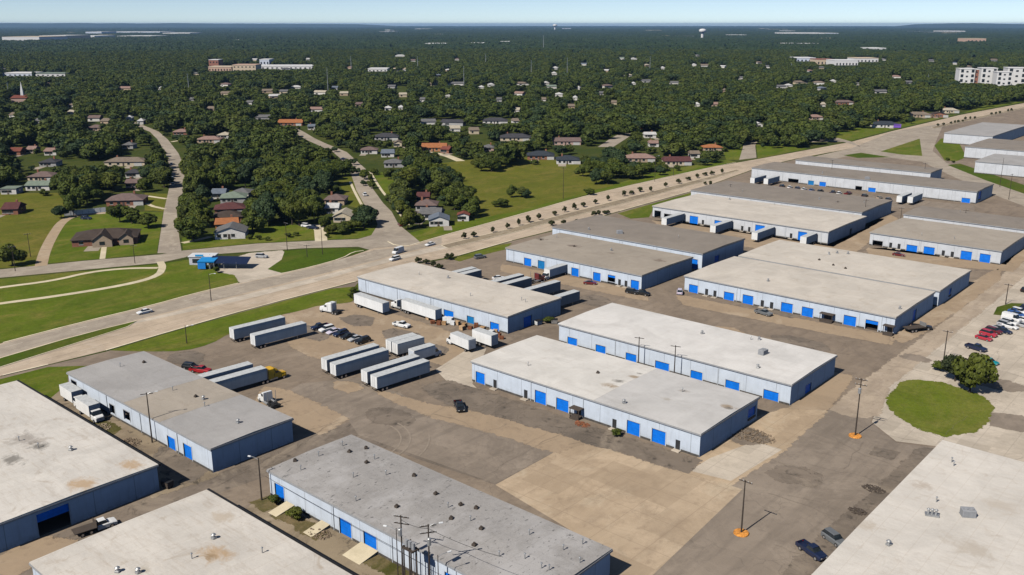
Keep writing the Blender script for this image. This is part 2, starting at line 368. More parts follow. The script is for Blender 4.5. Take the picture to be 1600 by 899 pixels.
def link(name, me, parent=None, loc=(0, 0, 0), rz=0.0):
    o = bpy.data.objects.new(name, me); COL.objects.link(o)
    o.location = loc; o.rotation_euler = (0, 0, rz)
    if parent is not None: o.parent = parent
    return o
def tag(o, label=None, cat=None, group=None, kind=None):
    if label: o['label'] = label
    if cat: o['category'] = cat
    if group: o['group'] = group
    if kind: o['kind'] = kind
    return o
def thing(name, label, cat, loc=(0, 0, 0), rz=0.0, group=None):
    return tag(link(name, None, None, loc, rz), label, cat, group)
def roughen(P, amp, step=2.2):
    """breaks the straight edge of a worn patch"""
    out = []; n = len(P)
    for i in range(n):
        a, b = P[i], P[(i + 1) % n]; L = (b - a).length; k = max(1, min(60, int(L / step))); d = (b - a).normalized(); w = Vector((-d.y, d.x, 0))
        for j in range(k):
            q = a.lerp(b, j / k); out.append(q + w * amp * 2.2 * (mnoise.noise(q * .13) + .6 * mnoise.noise(q * .45) + .35 * mnoise.noise(q * 1.3)))
    return out
def sheet(name, pts, z, mat, kind='structure', rough=0.0):
    """flat paving or lawn laid on the ground"""
    if rough:
        P = [Vector((p[0], p[1], 0)) for p in roughen(pts, rough * .25)]; n = len(P); m = MB(); cov = []
        area = sum(P[i].x * P[(i + 1) % n].y - P[(i + 1) % n].x * P[i].y for i in range(n))
        if area < 0: P.reverse()
        O = []
        for i in range(n):
            d = (P[(i + 1) % n] - P[i - 1]).normalized(); O.append(P[i] + Vector((d.y, -d.x, 0)) * (1.1 + rough))
        bm = bmesh.new(); inner = [bm.verts.new((p.x, p.y, z)) for p in P]; f = bm.faces.new(inner); bmesh.ops.triangulate(bm, faces=[f])
        outer = [bm.verts.new((p.x, p.y, z - .006)) for p in O]
        for i in range(n): bm.faces.new((inner[i], outer[i], outer[(i + 1) % n], inner[(i + 1) % n]))
        bm.normal_update()
        for f in bm.faces:
            if f.normal.z < 0: f.normal_flip()
        me = bpy.data.meshes.new(name); bm.to_mesh(me); bm.free(); me.materials.append(M[mat + '_soft'])
        at = me.attributes.new('cover', 'FLOAT', 'POINT'); at.data.foreach_set('value', [1.0] * n + [0.0] * n)
        return tag(link(name, me), kind=kind)
    bm = bmesh.new()
    vs = [bm.verts.new((p[0], p[1], z)) for p in pts]
    f = bm.faces.new(vs); f.normal_update()
    if f.normal.z < 0: f.normal_flip()
    bmesh.ops.triangulate(bm, faces=bm.faces[:])
    me = bpy.data.meshes.new(name); bm.to_mesh(me); bm.free(); me.materials.append(M[mat])
    return tag(link(name, me), kind=kind)
def G_(L): return [gp(*p) for p in L]
def smoothline(P, it=2):
    for _ in range(it):
        Q = [P[0]]
        for a, b in zip(P, P[1:]): Q += [a.lerp(b, .25), a.lerp(b, .75)]
        Q.append(P[-1]); P = Q
    return P
def offsetline(P, w):
    out = []
    for i, p in enumerate(P):
        a = P[max(0, i - 1)]; b = P[min(len(P) - 1, i + 1)]
        d = (b - a); d.z = 0; d.normalize()
        out.append(p + Vector((-d.y, d.x, 0)) * w)
    return out
def strip(name, P, w, z, mat, thick=0.0):
    """a ribbon of width w along a ground line; with thickness it is a real raised kerb"""
    A = offsetline(P, w / 2); B = offsetline(P, -w / 2); m = MB()
    for i in range(len(P) - 1):
        a, b, c, d = A[i], A[i + 1], B[i + 1], B[i]
        m.quad((d.x, d.y, z), (c.x, c.y, z), (b.x, b.y, z), (a.x, a.y, z))
        if thick:
            for p, q in ((a, b), (c, d)):
                m.quad((p.x, p.y, z), (q.x, q.y, z), (q.x, q.y, z - thick), (p.x, p.y, z - thick))
    return tag(link(name, m.mesh(name, mat)), kind='structure')

# ------------------------------------------------------------------ ground, roads, lawns
def ground():
    m = MB(); n = 96; rings = [0, 300, 900, 2500, 7000, 16000, 41000]
    vs = [(0, 0, 0)]; fs = []
    for r in rings[1:]:
        vs += [(r * math.cos(2 * PI * k / n), r * math.sin(2 * PI * k / n), 0) for k in range(n)]
    for k in range(n): fs.append((0, 1 + k, 1 + (k + 1) % n))
    for q in range(len(rings) - 2):
        for k in range(n):
            a = 1 + q * n + k; b = 1 + q * n + (k + 1) % n
            fs.append((a, a + n, b + n, b))
    me = bpy.data.meshes.new('ground'); me.from_pydata(vs, [], fs); me.materials.append(M['terrain'])
    tag(link('ground', me), kind='structure')
ground()
YARD = [(-200, 628), (4, 588), (75, 571), (165, 550), (280, 516), (400, 481), (556, 441), (640, 415), (715, 402), (800, 377), (870, 360), (968, 331), (1085, 298), (1185, 263), (1245, 249), (1320, 241), (1395, 222), (1440, 205), (1475, 192), (1597, 165), (1750, 128), (1990, 150), (2100, 600), (1950, 1250), (-500, 1250)]
sheet('yard_asphalt', G_(YARD), .02, 'asphalt')
# boulevard between its two kerbs
UPPER = [(-260, 610), (-120, 572), (5, 536), (120, 506), (240, 477), (300, 460), (400, 436), (489, 417), (550, 400), (585, 388), (640, 384), (690, 369), (800, 339), (910, 307.5), (1020, 282), (1110, 262), (1200, 246), (1330, 222), (1395, 205), (1500, 180), (1597, 162), (1700, 143)]
LOWER = [(-260, 668), (-120, 624), (4, 587), (75, 570), (165, 548), (280, 514), (400, 480), (556, 440), (640, 413), (715, 400), (800, 376), (870, 358.5), (968, 330), (1085, 297.5), (1185, 262), (1245, 248), (1320, 234), (1395, 218), (1500, 188), (1597, 169), (1700, 149)]
UL, LL = G_(UPPER), G_(LOWER)
sheet('boulevard', UL + LL[::-1], .04, 'boulevard')
sheet('median_paving', G_([(214, 502), (300, 481), (400, 456.5), (489, 435), (560, 416), (640, 395), (690, 383), (700, 388), (645, 401), (560, 422), (489, 442), (400, 464), (300, 487), (206, 507)]), .056, 'concrete_pale')
sheet('carriageway', G_([(-120, 574), (5, 538), (120, 508), (240, 479), (300, 462), (400, 438.5), (489, 419), (585, 391), (640, 386), (690, 371), (690, 381), (640, 393), (560, 414), (400, 454), (214, 500), (100, 529), (5, 557), (-120, 596)]), .048, 'street')
MED1 = [(-120, 598), (5, 559), (100, 531), (160, 515), (214, 502), (200, 511), (100, 543), (5, 573), (-120, 612)]
MED2 = [(690, 384), (800, 357), (867, 339), (990, 307), (1100, 279), (1150, 265.5), (1155, 267), (1100, 284), (990, 314), (867, 346), (800, 364.5), (700, 388)]
MED3 = [(1455, 199), (1500, 189), (1560, 176), (1640, 160), (1640, 162), (1560, 178.5), (1500, 192), (1460, 201)]
for q in (MED1, MED2, MED3):
    sheet('median', G_(q), .14, 'lawn_dark' if q is MED1 else 'dirt_dark')
    P = G_(q); strip('kerb', P + [P[0]], .3, .16, 'kerb', .13)
# lane joints running with the boulevard
def lerpline(A, B, t, s0, s1, n=60):
    def at(L, u):
        D = [0]
        for a, b in zip(L, L[1:]): D.append(D[-1] + (b - a).length)
        x = u * D[-1]
        for i in range(len(L) - 1):
            if x <= D[i + 1]: return L[i].lerp(L[i + 1], (x - D[i]) / (D[i + 1] - D[i]))
        return L[-1]
    return [at(A, s0 + (s1 - s0) * k / n).lerp(at(B, s0 + (s1 - s0) * k / n), t) for k in range(n + 1)]
for t in (.16, .30, .68, .84):
    strip('lane_joint', lerpline(UL, LL, t, .03, .93), .13, .052, 'seamline')
for t in (.16, .84):
    L = lerpline(UL, LL, t, .03, .9, 260); m = MB()
    for k in range(0, 260, 4):
        A, B = offsetline(L[k:k + 2], .09), offsetline(L[k:k + 2], -.09)
        m.quad((B[0].x, B[0].y, .06), (B[1].x, B[1].y, .06), (A[1].x, A[1].y, .06), (A[0].x, A[0].y, .06))
    tag(link('lane_line', m.mesh('lane_line', 'line')), kind='structure')
# kerbs along grass edges
for q in ([(5, 536), (120, 506), (240, 477), (300, 460), (372, 443)], [(440, 428), (489, 417), (535, 404), (552, 394), (568, 392)], [(640, 384), (690, 369), (800, 339), (910, 307.5), (1020, 282), (1110, 262), (1150, 254)],
          [(4, 587), (75, 570)], [(165, 548), (280, 514), (400, 480), (556, 440)], [(715, 400), (800, 376)], [(968, 330), (1085, 297.5)], [(606, 378), (618, 384), (640, 384)]):
    strip('kerb', smoothline(G_(q), 1), .5, .14, 'kerb', .13)
# side streets
def road(name, Lp, Rp, mat='street', z=.035): return sheet(name, G_(Lp) + G_(Rp)[::-1], z, mat)
road('frontage_road', [(-160, 430), (4, 421), (130, 408), (250, 398), (285, 392), (400, 381), (500, 376), (560, 374), (600, 366), (622, 350)],
     [(-160, 446), (4, 434), (130, 422), (250, 411), (300, 400), (400, 393), (480, 388), (560, 386), (590, 394), (668, 388)])
S1L = [(246, 396), (250, 370), (256, 330), (263, 300), (265, 290), (266, 264), (259, 240), (246, 218), (234, 206), (208, 197), (186, 191)]
S1R = [(284, 396), (280, 370), (276, 330), (284, 305), (291, 288), (289, 264), (279, 240), (262, 218), (248, 206), (224, 196), (204, 189)]
road('winding_street', S1L, S1R, z=.045)
S2L = [(545, 378), (580, 368), (590, 352), (586, 338), (569, 320), (557, 298), (551, 280), (546, 265), (532, 248), (519, 237), (497, 227), (479, 219), (464, 210), (440, 199)]
S2R = [(640, 384), (632, 366), (620, 346), (612, 331), (599, 318), (583, 296), (577, 280), (571, 264), (552, 247), (542, 238), (508, 224), (491, 216), (476, 207), (455, 196)]
road('middle_street', S2L, S2R, z=.045)
road('back_street', [(934, 230), (955, 216), (978, 204), (1000, 194)], [(958, 230), (975, 219), (992, 208), (1012, 196)])
road('corner_street', [(1155, 250), (1162, 226), (1180, 205), (1200, 196)], [(1182, 247), (1180, 228), (1192, 207), (1206, 197)])
road('entry_street', [(1332, 222), (1310, 216), (1200, 218)], [(1345, 230), (1318, 222), (1206, 223)], z=.05)
# footpaths by the middle street, driveways, the curved lawn path
strip('footpath', smoothline(G_([(638, 352), (622, 330), (608, 312), (597, 299), (586, 282), (578, 268)])), 1.4, .05, 'path')
strip('footpath', smoothline(G_([(566, 322), (554, 300), (547, 284)])), 1.4, .05, 'path')
strip('driveway', smoothline(G_([(64, 416), (70, 392), (84, 365), (98, 345), (120, 336), (165, 333)])), 4.2, .05, 'dirt')
strip('driveway', G_([(160, 405), (163, 384)]), 2.0, .055, 'path')
strip('driveway', G_([(285, 380), (305, 376), (330, 370)]), 3.0, .05, 'path')
strip('driveway', G_([(502, 377), (500, 360), (494, 351)]), 5, .05, 'path')
strip('driveway', G_([(260, 311), (240, 308), (226, 306)]), 2.4, .05, 'path')
strip('driveway', G_([(258, 327), (240, 323), (228, 318)]), 2.2, .05, 'path')
strip('driveway', G_([(268, 222), (290, 218), (310, 217)]), 3, .05, 'path')
strip('driveway', G_([(720, 252), (700, 244), (672, 238)]), 6, .05, 'path')
# lawns and meadow
sheet('lawn', G_([(-150, 452), (4, 436), (130, 424), (250, 413), (300, 405), (332, 420), (372, 428), (385, 434), (372, 442), (300, 459), (240, 476), (120, 505), (5, 535), (-150, 576)]), .03, 'lawn')
strip('footpath', smoothline(G_([(-120, 466), (4, 449), (83, 439), (139, 425.5), (195, 419.5), (247, 419)])), 2.3, .05, 'path')
strip('footpath', smoothline(G_([(250, 409), (255, 418), (247, 432), (195, 446), (83, 464), (4, 474), (-120, 492)])), 2.6, .06, 'path')
sheet('lawn', G_([(418, 421), (440, 406), (445, 392), (480, 390), (540, 388), (572, 391), (550, 398), (532, 404), (489, 416), (440, 427)]), .05, 'lawn_dark')
sheet('car_park', G_([(340, 424), (352, 408), (392, 396), (440, 392), (447, 401), (482, 403), (494, 409), (474, 414), (446, 424), (438, 428), (400, 437), (376, 442), (370, 430)]), .0455, 'concrete_pale', rough=0.2)
sheet('lawn', G_([(605, 378), (640, 364), (690, 352), (730, 343), (800, 325), (900, 300), (955, 290), (1020, 270), (1135, 250), (1150, 253), (1020, 281), (910, 306.5), (800, 338), (690, 368), (640, 382.5), (618, 383)]), .03, 'lawn')
sheet('meadow', G_([(690, 255), (735, 250), (800, 245), (900, 252), (930, 268), (960, 290), (905, 304), (800, 332), (740, 343), (725, 320), (715, 290)]), .036, 'meadow')
sheet('meadow', G_([(-120, 300), (4, 302), (90, 302), (108, 325), (98, 342), (84, 362), (70, 390), (62, 415), (-120, 428)]), .03, 'meadow')
sheet('lawn', G_([(104, 344), (180, 330), (255, 332), (249, 372), (245, 396), (166, 404), (72, 412), (76, 392), (88, 366)]), .03, 'lawn')
sheet('lawn', G_([(226, 302), (262, 303), (257, 331), (226, 329)]), .028, 'meadow')
sheet('lawn', G_([(286, 391), (284, 372), (320, 366), (400, 352), (480, 352), (590, 352), (596, 364), (560, 373), (500, 375), (400, 380)]), .03, 'lawn')
sheet('lawn', G_([(528, 280), (548, 272), (562, 288), (578, 314), (586, 332), (545, 322)]), .03, 'meadow')
sheet('lawn', G_([(578, 264), (640, 282), (640, 330), (628, 345), (600, 300)]), .03, 'lawn')
sheet('lawn', G_([(1135, 250), (1130, 238), (1160, 228), (1157, 250)]), .03, 'lawn')
sheet('lawn', G_([(1184, 248), (1181, 222), (1230, 226), (1262, 233), (1200, 245)]), .03, 'lawn')
sheet('lawn', G_([(1300, 222), (1308, 206), (1340, 200), (1385, 197), (1450, 186), (1500, 178), (1540, 165), (1597, 158), (1597, 160), (1500, 178), (1396, 203), (1330, 220)]), .032, 'lawn')
# grass inside the yard
sheet('lawn', G_([(1388, 630), (1397, 615), (1414, 597), (1432, 595), (1474, 600), (1533, 620), (1549, 637), (1538, 658), (1522, 673), (1474, 681), (1437, 669), (1403, 649)]), .066, 'lawn', rough=.5)
for q, mt in (([(172, 548), (280, 516), (400, 482), (555, 442), (556, 468), (545, 474), (500, 477), (470, 486), (440, 492), (400, 505), (357, 522), (330, 538), (288, 549), (230, 550)], 'lawn'),
              ([(-80, 615), (4, 592), (75, 574), (136, 572), (106, 588), (106, 616), (70, 632), (-60, 660)], 'lawn'),
              ([(704, 405), (780, 383), (800, 380), (790, 390), (745, 401), (718, 409)], 'lawn'), ([(965, 334), (1085, 300), (1102, 296), (1085, 304), (1022, 325), (1014, 340), (985, 342)], 'lawn'),
              
              ([(1552, 492), (1558, 480), (1580, 474), (1640, 476), (1640, 490), (1600, 492), (1570, 494)], 'lawn_dark'),
              ([(1460, 228), (1470, 217), (1484, 216), (1500, 226), (1510, 246), (1495, 252), (1476, 251)], 'lawn'),
              ([(1376, 237), (1437, 217), (1441, 244), (1410, 242)], 'lawn'), ([(1318, 243), (1345, 239), (1392, 246), (1340, 247)], 'lawn_dark'),
              ([(1480, 258), (1500, 256), (1620, 296), (1640, 312), (1600, 303), (1540, 282)], 'lawn_dark'),
              ([(548, 455), (560, 442), (562, 466), (552, 470)], 'lawn_dark')):
    sheet('lawn', smoothline(G_(q) + [gp(*q[0])], 1)[:-1] if len(q) > 9 else G_(q), .06, mt)
# paving patches of the industrial yard
sheet('cross_road', G_([(1395, 206), (1475, 193), (1465, 215), (1457, 236), (1478, 254), (1530, 276), (1640, 318), (1660, 345), (1540, 300), (1480, 272), (1440, 253), (1390, 247), (1330, 243), (1290, 252), (1250, 250), (1330, 232)]), .05, 'street')
sheet('parking_lot', G_([(1386, 600), (1470, 530), (1545, 470), (1600, 432), (1900, 470), (1900, 900), (1600, 724), (1466, 698), (1400, 690), (1362, 660)]), .035, 'concrete_pale')
sheet('concrete_slab', G_([(774, 758), (868, 706), (914, 689), (1000, 714), (1072, 738), (1160, 765), (1020, 899), (950, 970), (900, 940), (955, 868), (880, 822)]), .04, 'concrete')
sheet('concrete_apron', G_([(1072, 740), (1097, 716), (1184, 654), (1237, 638), (1292, 640), (1225, 700), (1140, 757)]), .044, 'concrete', rough=.5)
sheet('concrete_apron', G_([(1078, 736), (1110, 716), (1180, 690), (1222, 703), (1142, 752)]), .05, 'concrete_pale')
sheet('concrete_apron', G_([(592, 612), (680, 636), (800, 655), (916, 689), (868, 706), (760, 672), (680, 652), (620, 628)]), .05, 'dirt', rough=.8)
sheet('concrete_apron', G_([(680, 578), (740, 540), (760, 545), (738, 600), (745, 607), (700, 598)]), .052, 'concrete_pale')
sheet('rough_asphalt', G_([(664, 606), (700, 596), (745, 610), (900, 662), (1090, 720), (1072, 738), (1000, 714), (915, 689), (800, 655), (700, 630)]), .056, 'asphalt_dark', rough=0.8)
sheet('yard_gravel', G_([(440, 494), (500, 479), (553, 474), (690, 516), (738, 542), (690, 570), (640, 545), (560, 535), (480, 520)]), .05, 'dirt', rough=0.9)
sheet('yard_gravel', G_([(400, 636), (415, 606), (446, 612), (540, 656), (498, 678), (458, 656)]), .05, 'dirt', rough=0.9)
sheet('yard_gravel', G_([(446, 520), (480, 516), (560, 540), (500, 560), (462, 545)]), .054, 'dirt', rough=0.9)
sheet('yard_asphalt_patch', G_([(-60, 905), (4, 868), (240, 775), (330, 745), (460, 692), (545, 660), (640, 640), (868, 708), (774, 758), (552, 684), (424, 742), (330, 775), (52, 899), (30, 950)]), .03, 'asphalt_dark')
sheet('yard_asphalt_patch', G_([(470, 600), (560, 590), (690, 640), (866, 707), (774, 756), (560, 680), (545, 658), (450, 612)]), .038, 'asphalt_road')
sheet('service_road', G_([(1020, 899), (1138, 757), (1225, 702), (1296, 640), (1400, 560), (1480, 502), (1545, 450), (1575, 420), (1612, 425), (1545, 474), (1470, 534), (1384, 604), (1360, 660), (1400, 692), (1462, 700), (1262, 910), (1100, 1100), (880, 1100)]), .032, 'asphalt_road')
sheet('service_road', G_([(1300, 640), (1400, 562), (1480, 504), (1545, 452), (1590, 412), (1625, 408), (1548, 472), (1472, 533), (1386, 603), (1368, 648), (1335, 652)]), .046, 'street', rough=.7)
sheet('dirt_verge', G_([(1394, 528), (1457, 482), (1516, 446), (1560, 420), (1560, 436), (1500, 480), (1440, 520), (1410, 535)]), .05, 'dirt', rough=0.6)
sheet('dirt_verge', G_([(1236, 638), (1306, 584), (1330, 588), (1290, 640)]), .052, 'dirt', rough=0.6)
sheet('loading_apron', G_([(1020, 345), (1068, 350), (1302, 386), (1352, 360), (1392, 337), (1400, 342), (1330, 398), (1290, 404), (1180, 388), (1050, 362)]), .05, 'dirt', rough=0.7)
sheet('loading_apron', G_([(786, 414), (900, 435), (1005, 458), (1010, 470), (900, 448), (786, 424)]), .05, 'dirt', rough=0.7)
sheet('loading_apron', G_([(1060, 462), (1230, 496), (1398, 527), (1390, 538), (1230, 508), (1070, 476)]), .05, 'dirt', rough=0.7)
sheet('loading_apron', G_([(1180, 292), (1330, 303), (1520, 322), (1520, 334), (1330, 318), (1180, 303)]), .05, 'asphalt', rough=0.7)
sheet('loading_apron', G_([(1358, 388), (1470, 402), (1572, 414), (1596, 386), (1612, 392), (1580, 424), (1460, 414), (1358, 400)]), .05, 'dirt', rough=0.7)
sheet('alley_dirt', G_([(80, 625), (105, 606), (336, 742), (240, 775), (238, 735)]), .062, 'dirt_dark', rough=0.8)
sheet('alley_dirt', G_([(384, 800), (424, 778), (620, 870), (760, 940), (700, 980), (560, 910), (480, 850)]), .062, 'dirt_dark', rough=0.8)
sheet('alley_dirt', G_([(4, 870), (60, 842), (120, 850), (4, 905)]), .062, 'dirt', rough=0.8)
sheet('wet_stain', G_([(1250, 905), (1462, 703), (1440, 706), (1350, 790), (1225, 902)]), .058, 'asphalt_dark', rough=1.1)
for q in ([(440, 796), (470, 812), (462, 820), (432, 806)], [(475, 815), (505, 834), (494, 842), (468, 826)], [(590, 868), (640, 892), (628, 905), (578, 880)], [(150, 650), (185, 672), (172, 680), (142, 660)], [(400, 786), (424, 776), (436, 786), (414, 798)]):
    sheet('weeds', G_(q), .07, 'lawn_dark', rough=.7)
# oil stained and patched places of the yard
for q in ([(690, 605), (730, 612), (790, 634), (770, 640), (700, 622)], [(470, 508), (520, 520), (500, 532), (456, 522)], [(1120, 648), (1180, 676), (1200, 690), (1160, 694), (1118, 668)], [(1370, 702), (1400, 708), (1392, 716), (1366, 710)], [(255, 700), (320, 735), (300, 752), (246, 720)], [(1195, 470), (1260, 490), (1235, 496), (1180, 480)]):
    sheet('tar_patch', G_(q), .066, 'asphalt_dark', rough=.9)
def crackmesh():
    m = MB(); q = random.Random(5)
    def ribbon(P, w, z):
        A, B = offsetline(P, w / 2), offsetline(P, -w / 2)
        for i in range(len(P) - 1): m.quad((B[i].x, B[i].y, z), (B[i + 1].x, B[i + 1].y, z), (A[i + 1].x, A[i + 1].y, z), (A[i].x, A[i].y, z))
    spots = [(690, 670), (760, 690), (620, 640), (720, 720), (560, 640), (500, 600), (1000, 500), (1100, 560), (960, 470), (1250, 720), (1300, 690), (1200, 800), (1150, 860), (1330, 640), (1400, 570), (1450, 540), (640, 600), (560, 570), (900, 690), (300, 790), (350, 760), (430, 700), (230, 560), (300, 560), (1340, 560), (1500, 560), (1520, 700), (1560, 620), (840, 680), (700, 640)]
    for n_, (px, py) in enumerate(spots):
        p = gp(px, py)
        for rep in range(2):
            a = q.choice((0, PI / 2)) + q.gauss(0, .06); P = [p + Vector((q.uniform(-9, 9), q.uniform(-9, 9), 0))]
            for i in range(q.randint(7, 22)):
                a += q.gauss(0, .2) - (a - round(a / (PI / 2)) * PI / 2) * .35; P.append(P[-1] + Vector((math.cos(a), math.sin(a), 0)) * q.uniform(.7, 1.7))
            ribbon(P, q.uniform(.03, .08), .074 + .0007 * (n_ * 3 + rep))
    tag(link('tar_crack', m.mesh('tar_crack', 'seamline')), kind='structure')
    m2 = MB(); m = m2
    for cx_, cy_, r0, a0, a1 in ((545, 690, 11, .1, 1.5), (545, 690, 13, .1, 1.5), (545, 690, 17, .3, .9)):
        c = gp(cx_, cy_); ribbon([c + Vector((math.cos(a0 + (a1 - a0) * k / 20), math.sin(a0 + (a1 - a0) * k / 20), 0)) * r0 for k in range(21)], .35, .07 + r0 * .0006)
    tag(link('tyre_mark', m2.mesh('tyre_mark', 'tyre_mark')), kind='structure')
crackmesh()
qp = random.Random(31)
for px, py, r_, mt in ((545, 605, 3, 'dirt'), (610, 650, 4, 'asphalt_dark'), (1240, 745, 3.5, 'asphalt_dark'), (1180, 810, 4, 'asphalt_dark'), 
                       (1020, 500, 5, 'asphalt_dark'), (1120, 520, 6, 'dirt'), (1250, 535, 5, 'asphalt_dark'), (930, 470, 5, 'asphalt_dark'), (1430, 560, 2.5, 'asphalt_road'), (290, 560, 4, 'asphalt_dark'), (400, 720, 4, 'asphalt_dark'), (560, 500, 4, 'asphalt_dark'), (630, 525, 4, 'asphalt_dark'), (680, 545, 3, 'asphalt_dark'), (1560, 600, 4, 'asphalt_road'), (1580, 660, 4, 'asphalt_road')):
    c = gp(px, py); n_ = 9; ph = qp.random() * 6
    P = [c + Vector((math.cos(ph + 2 * PI * k / n_) * r_ * qp.uniform(.5, 1.2) * 1.6, math.sin(ph + 2 * PI * k / n_) * r_ * qp.uniform(.5, 1.2), 0)) for k in range(n_)]
    z_ = .0605 + qp.random() * .004
    if px != 1180: sheet('worn_patch', P, z_, mt, rough=.9)
# distant hills on the horizon
def hill(pxs, base_y, dist):
    """long low ridge: pxs is a list of (bearing reading, height in metres)"""
    m = MB(); A = []
    for px, h in pxs:
        a = HEAD + math.atan((px - CX) / math.hypot(FPX, CY - HOR)); c = math.cos(a - HEAD)
        A.append((math.sin(a), math.cos(a), h))
    rows = [(dist, 0), (dist * 1.03, .75), (dist * 1.07, 1), (dist * 1.14, 0)]
    for (x0, y0, h0), (x1, y1, h1) in zip(A, A[1:]):
        for (d0, k0), (d1, k1) in zip(rows, rows[1:]):
            m.quad((x0 * d0, y0 * d0, h0 * k0 - 1), (x1 * d0, y1 * d0, h1 * k0 - 1), (x1 * d1, y1 * d1, h1 * k1 - 1), (x0 * d1, y0 * d1, h0 * k1 - 1))
    tag(link('hill', m.mesh('hill', 'hill')), kind='structure')
hill([(-400, 100), (-200, 104), (-60, 108), (20, 113), (60, 106), (90, 110), (120, 115), (150, 106), (190, 111), (215, 102), (240, 106), (275, 114), (310, 106), (345, 98), (375, 102), (410, 94), (440, 98), (470, 92), (520, 89), (560, 84), (620, 40)], 0, 24000)
hill([(1400, 40), (1430, 84), (1460, 96), (1490, 106), (1520, 108), (1545, 100), (1575, 92), (1600, 88), (1660, 92), (1800, 88)], 0, 23000)

# ------------------------------------------------------------------ warehouses
def holed_wall(m, to3, L, h, holes, rev):
    """a wall plane of length L and height h with rectangular openings (a,b,z0,z1) and their reveals; to3(u, depth, z) places it"""
    us = sorted({0, L, *[v for q in holes for v in q[:2]]}); zs = sorted({0, h, *[v for q in holes for v in q[2:4]]})
    for u0, u1 in zip(us, us[1:]):
        for z0, z1 in zip(zs, zs[1:]):
            cu, cz = (u0 + u1) / 2, (z0 + z1) / 2
            if any(a < cu < b and c < cz < d for a, b, c, d in holes): continue
            m.quad(to3(u0, 0, z0), to3(u1, 0, z0), to3(u1, 0, z1), to3(u0, 0, z1))
    for a, b, c, d in holes:
        m.quad(to3(a, 0, c), to3(a, 0, d), to3(a, rev, d), to3(a, rev, c)); m.quad(to3(b, 0, d), to3(b, 0, c), to3(b, rev, c), to3(b, rev, d))
        m.quad(to3(a, 0, d), to3(b, 0, d), to3(b, rev, d), to3(a, rev, d))
        if c > .05: m.quad(to3(a, 0, c), to3(a, rev, c), to3(b, rev, c), to3(b, 0, c))

def vent_mesh(kind):
    m = MB()
    if kind == 'cap':
        m.rbox(-.35, .35, -.35, .35, 0, .35, .03); m.tube((0, 0, .35), (0, 0, .75), .2, .2, 10); m.tube((0, 0, .75), (0, 0, .98), .42, .16, 12)
    elif kind == 'unit':
        m.rbox(-1.1, 1.1, -.8, .8, .12, 1.25, .06); m.box(-1.15, 1.15, -.85, .85, 0, .12); m.tube((-.45, 0, 1.25), (-.45, 0, 1.36), .38, .38, 14); m.tube((.5, 0, 1.25), (.5, 0, 1.36), .38, .38, 14)
    elif kind == 'pipe':
        m.tube((0, 0, 0), (0, 0, .9), .09, .09, 8); m.tube((0, 0, .9), (0, 0, 1.05), .2, .12, 8)
    elif kind == 'twin':
        for q in (-.6, 0, .6): m.tube((q, 0, .3), (q, 0, 1.1), .2, .2, 10); m.tube((q, 0, 1.1), (q, 0, 1.3), .32, .1, 10)
        m.box(-1.1, 1.1, -.6, .6, 0, .3)
    return m.mesh('roof_vent', {'cap': 'steel', 'unit': 'trim', 'pipe': 'steel', 'twin': 'steel'}[kind])
VENT = {k: vent_mesh(k) for k in ('cap', 'unit', 'pipe', 'twin')}
def darkvent():
    m = MB(); m.rbox(-.34, .34, -.34, .34, 0, .38, .04); m.tube((0, 0, .38), (0, 0, .6), .22, .2, 10)
    return m.mesh('roof_vent', 'brown')
VENT['dark'] = darkvent()

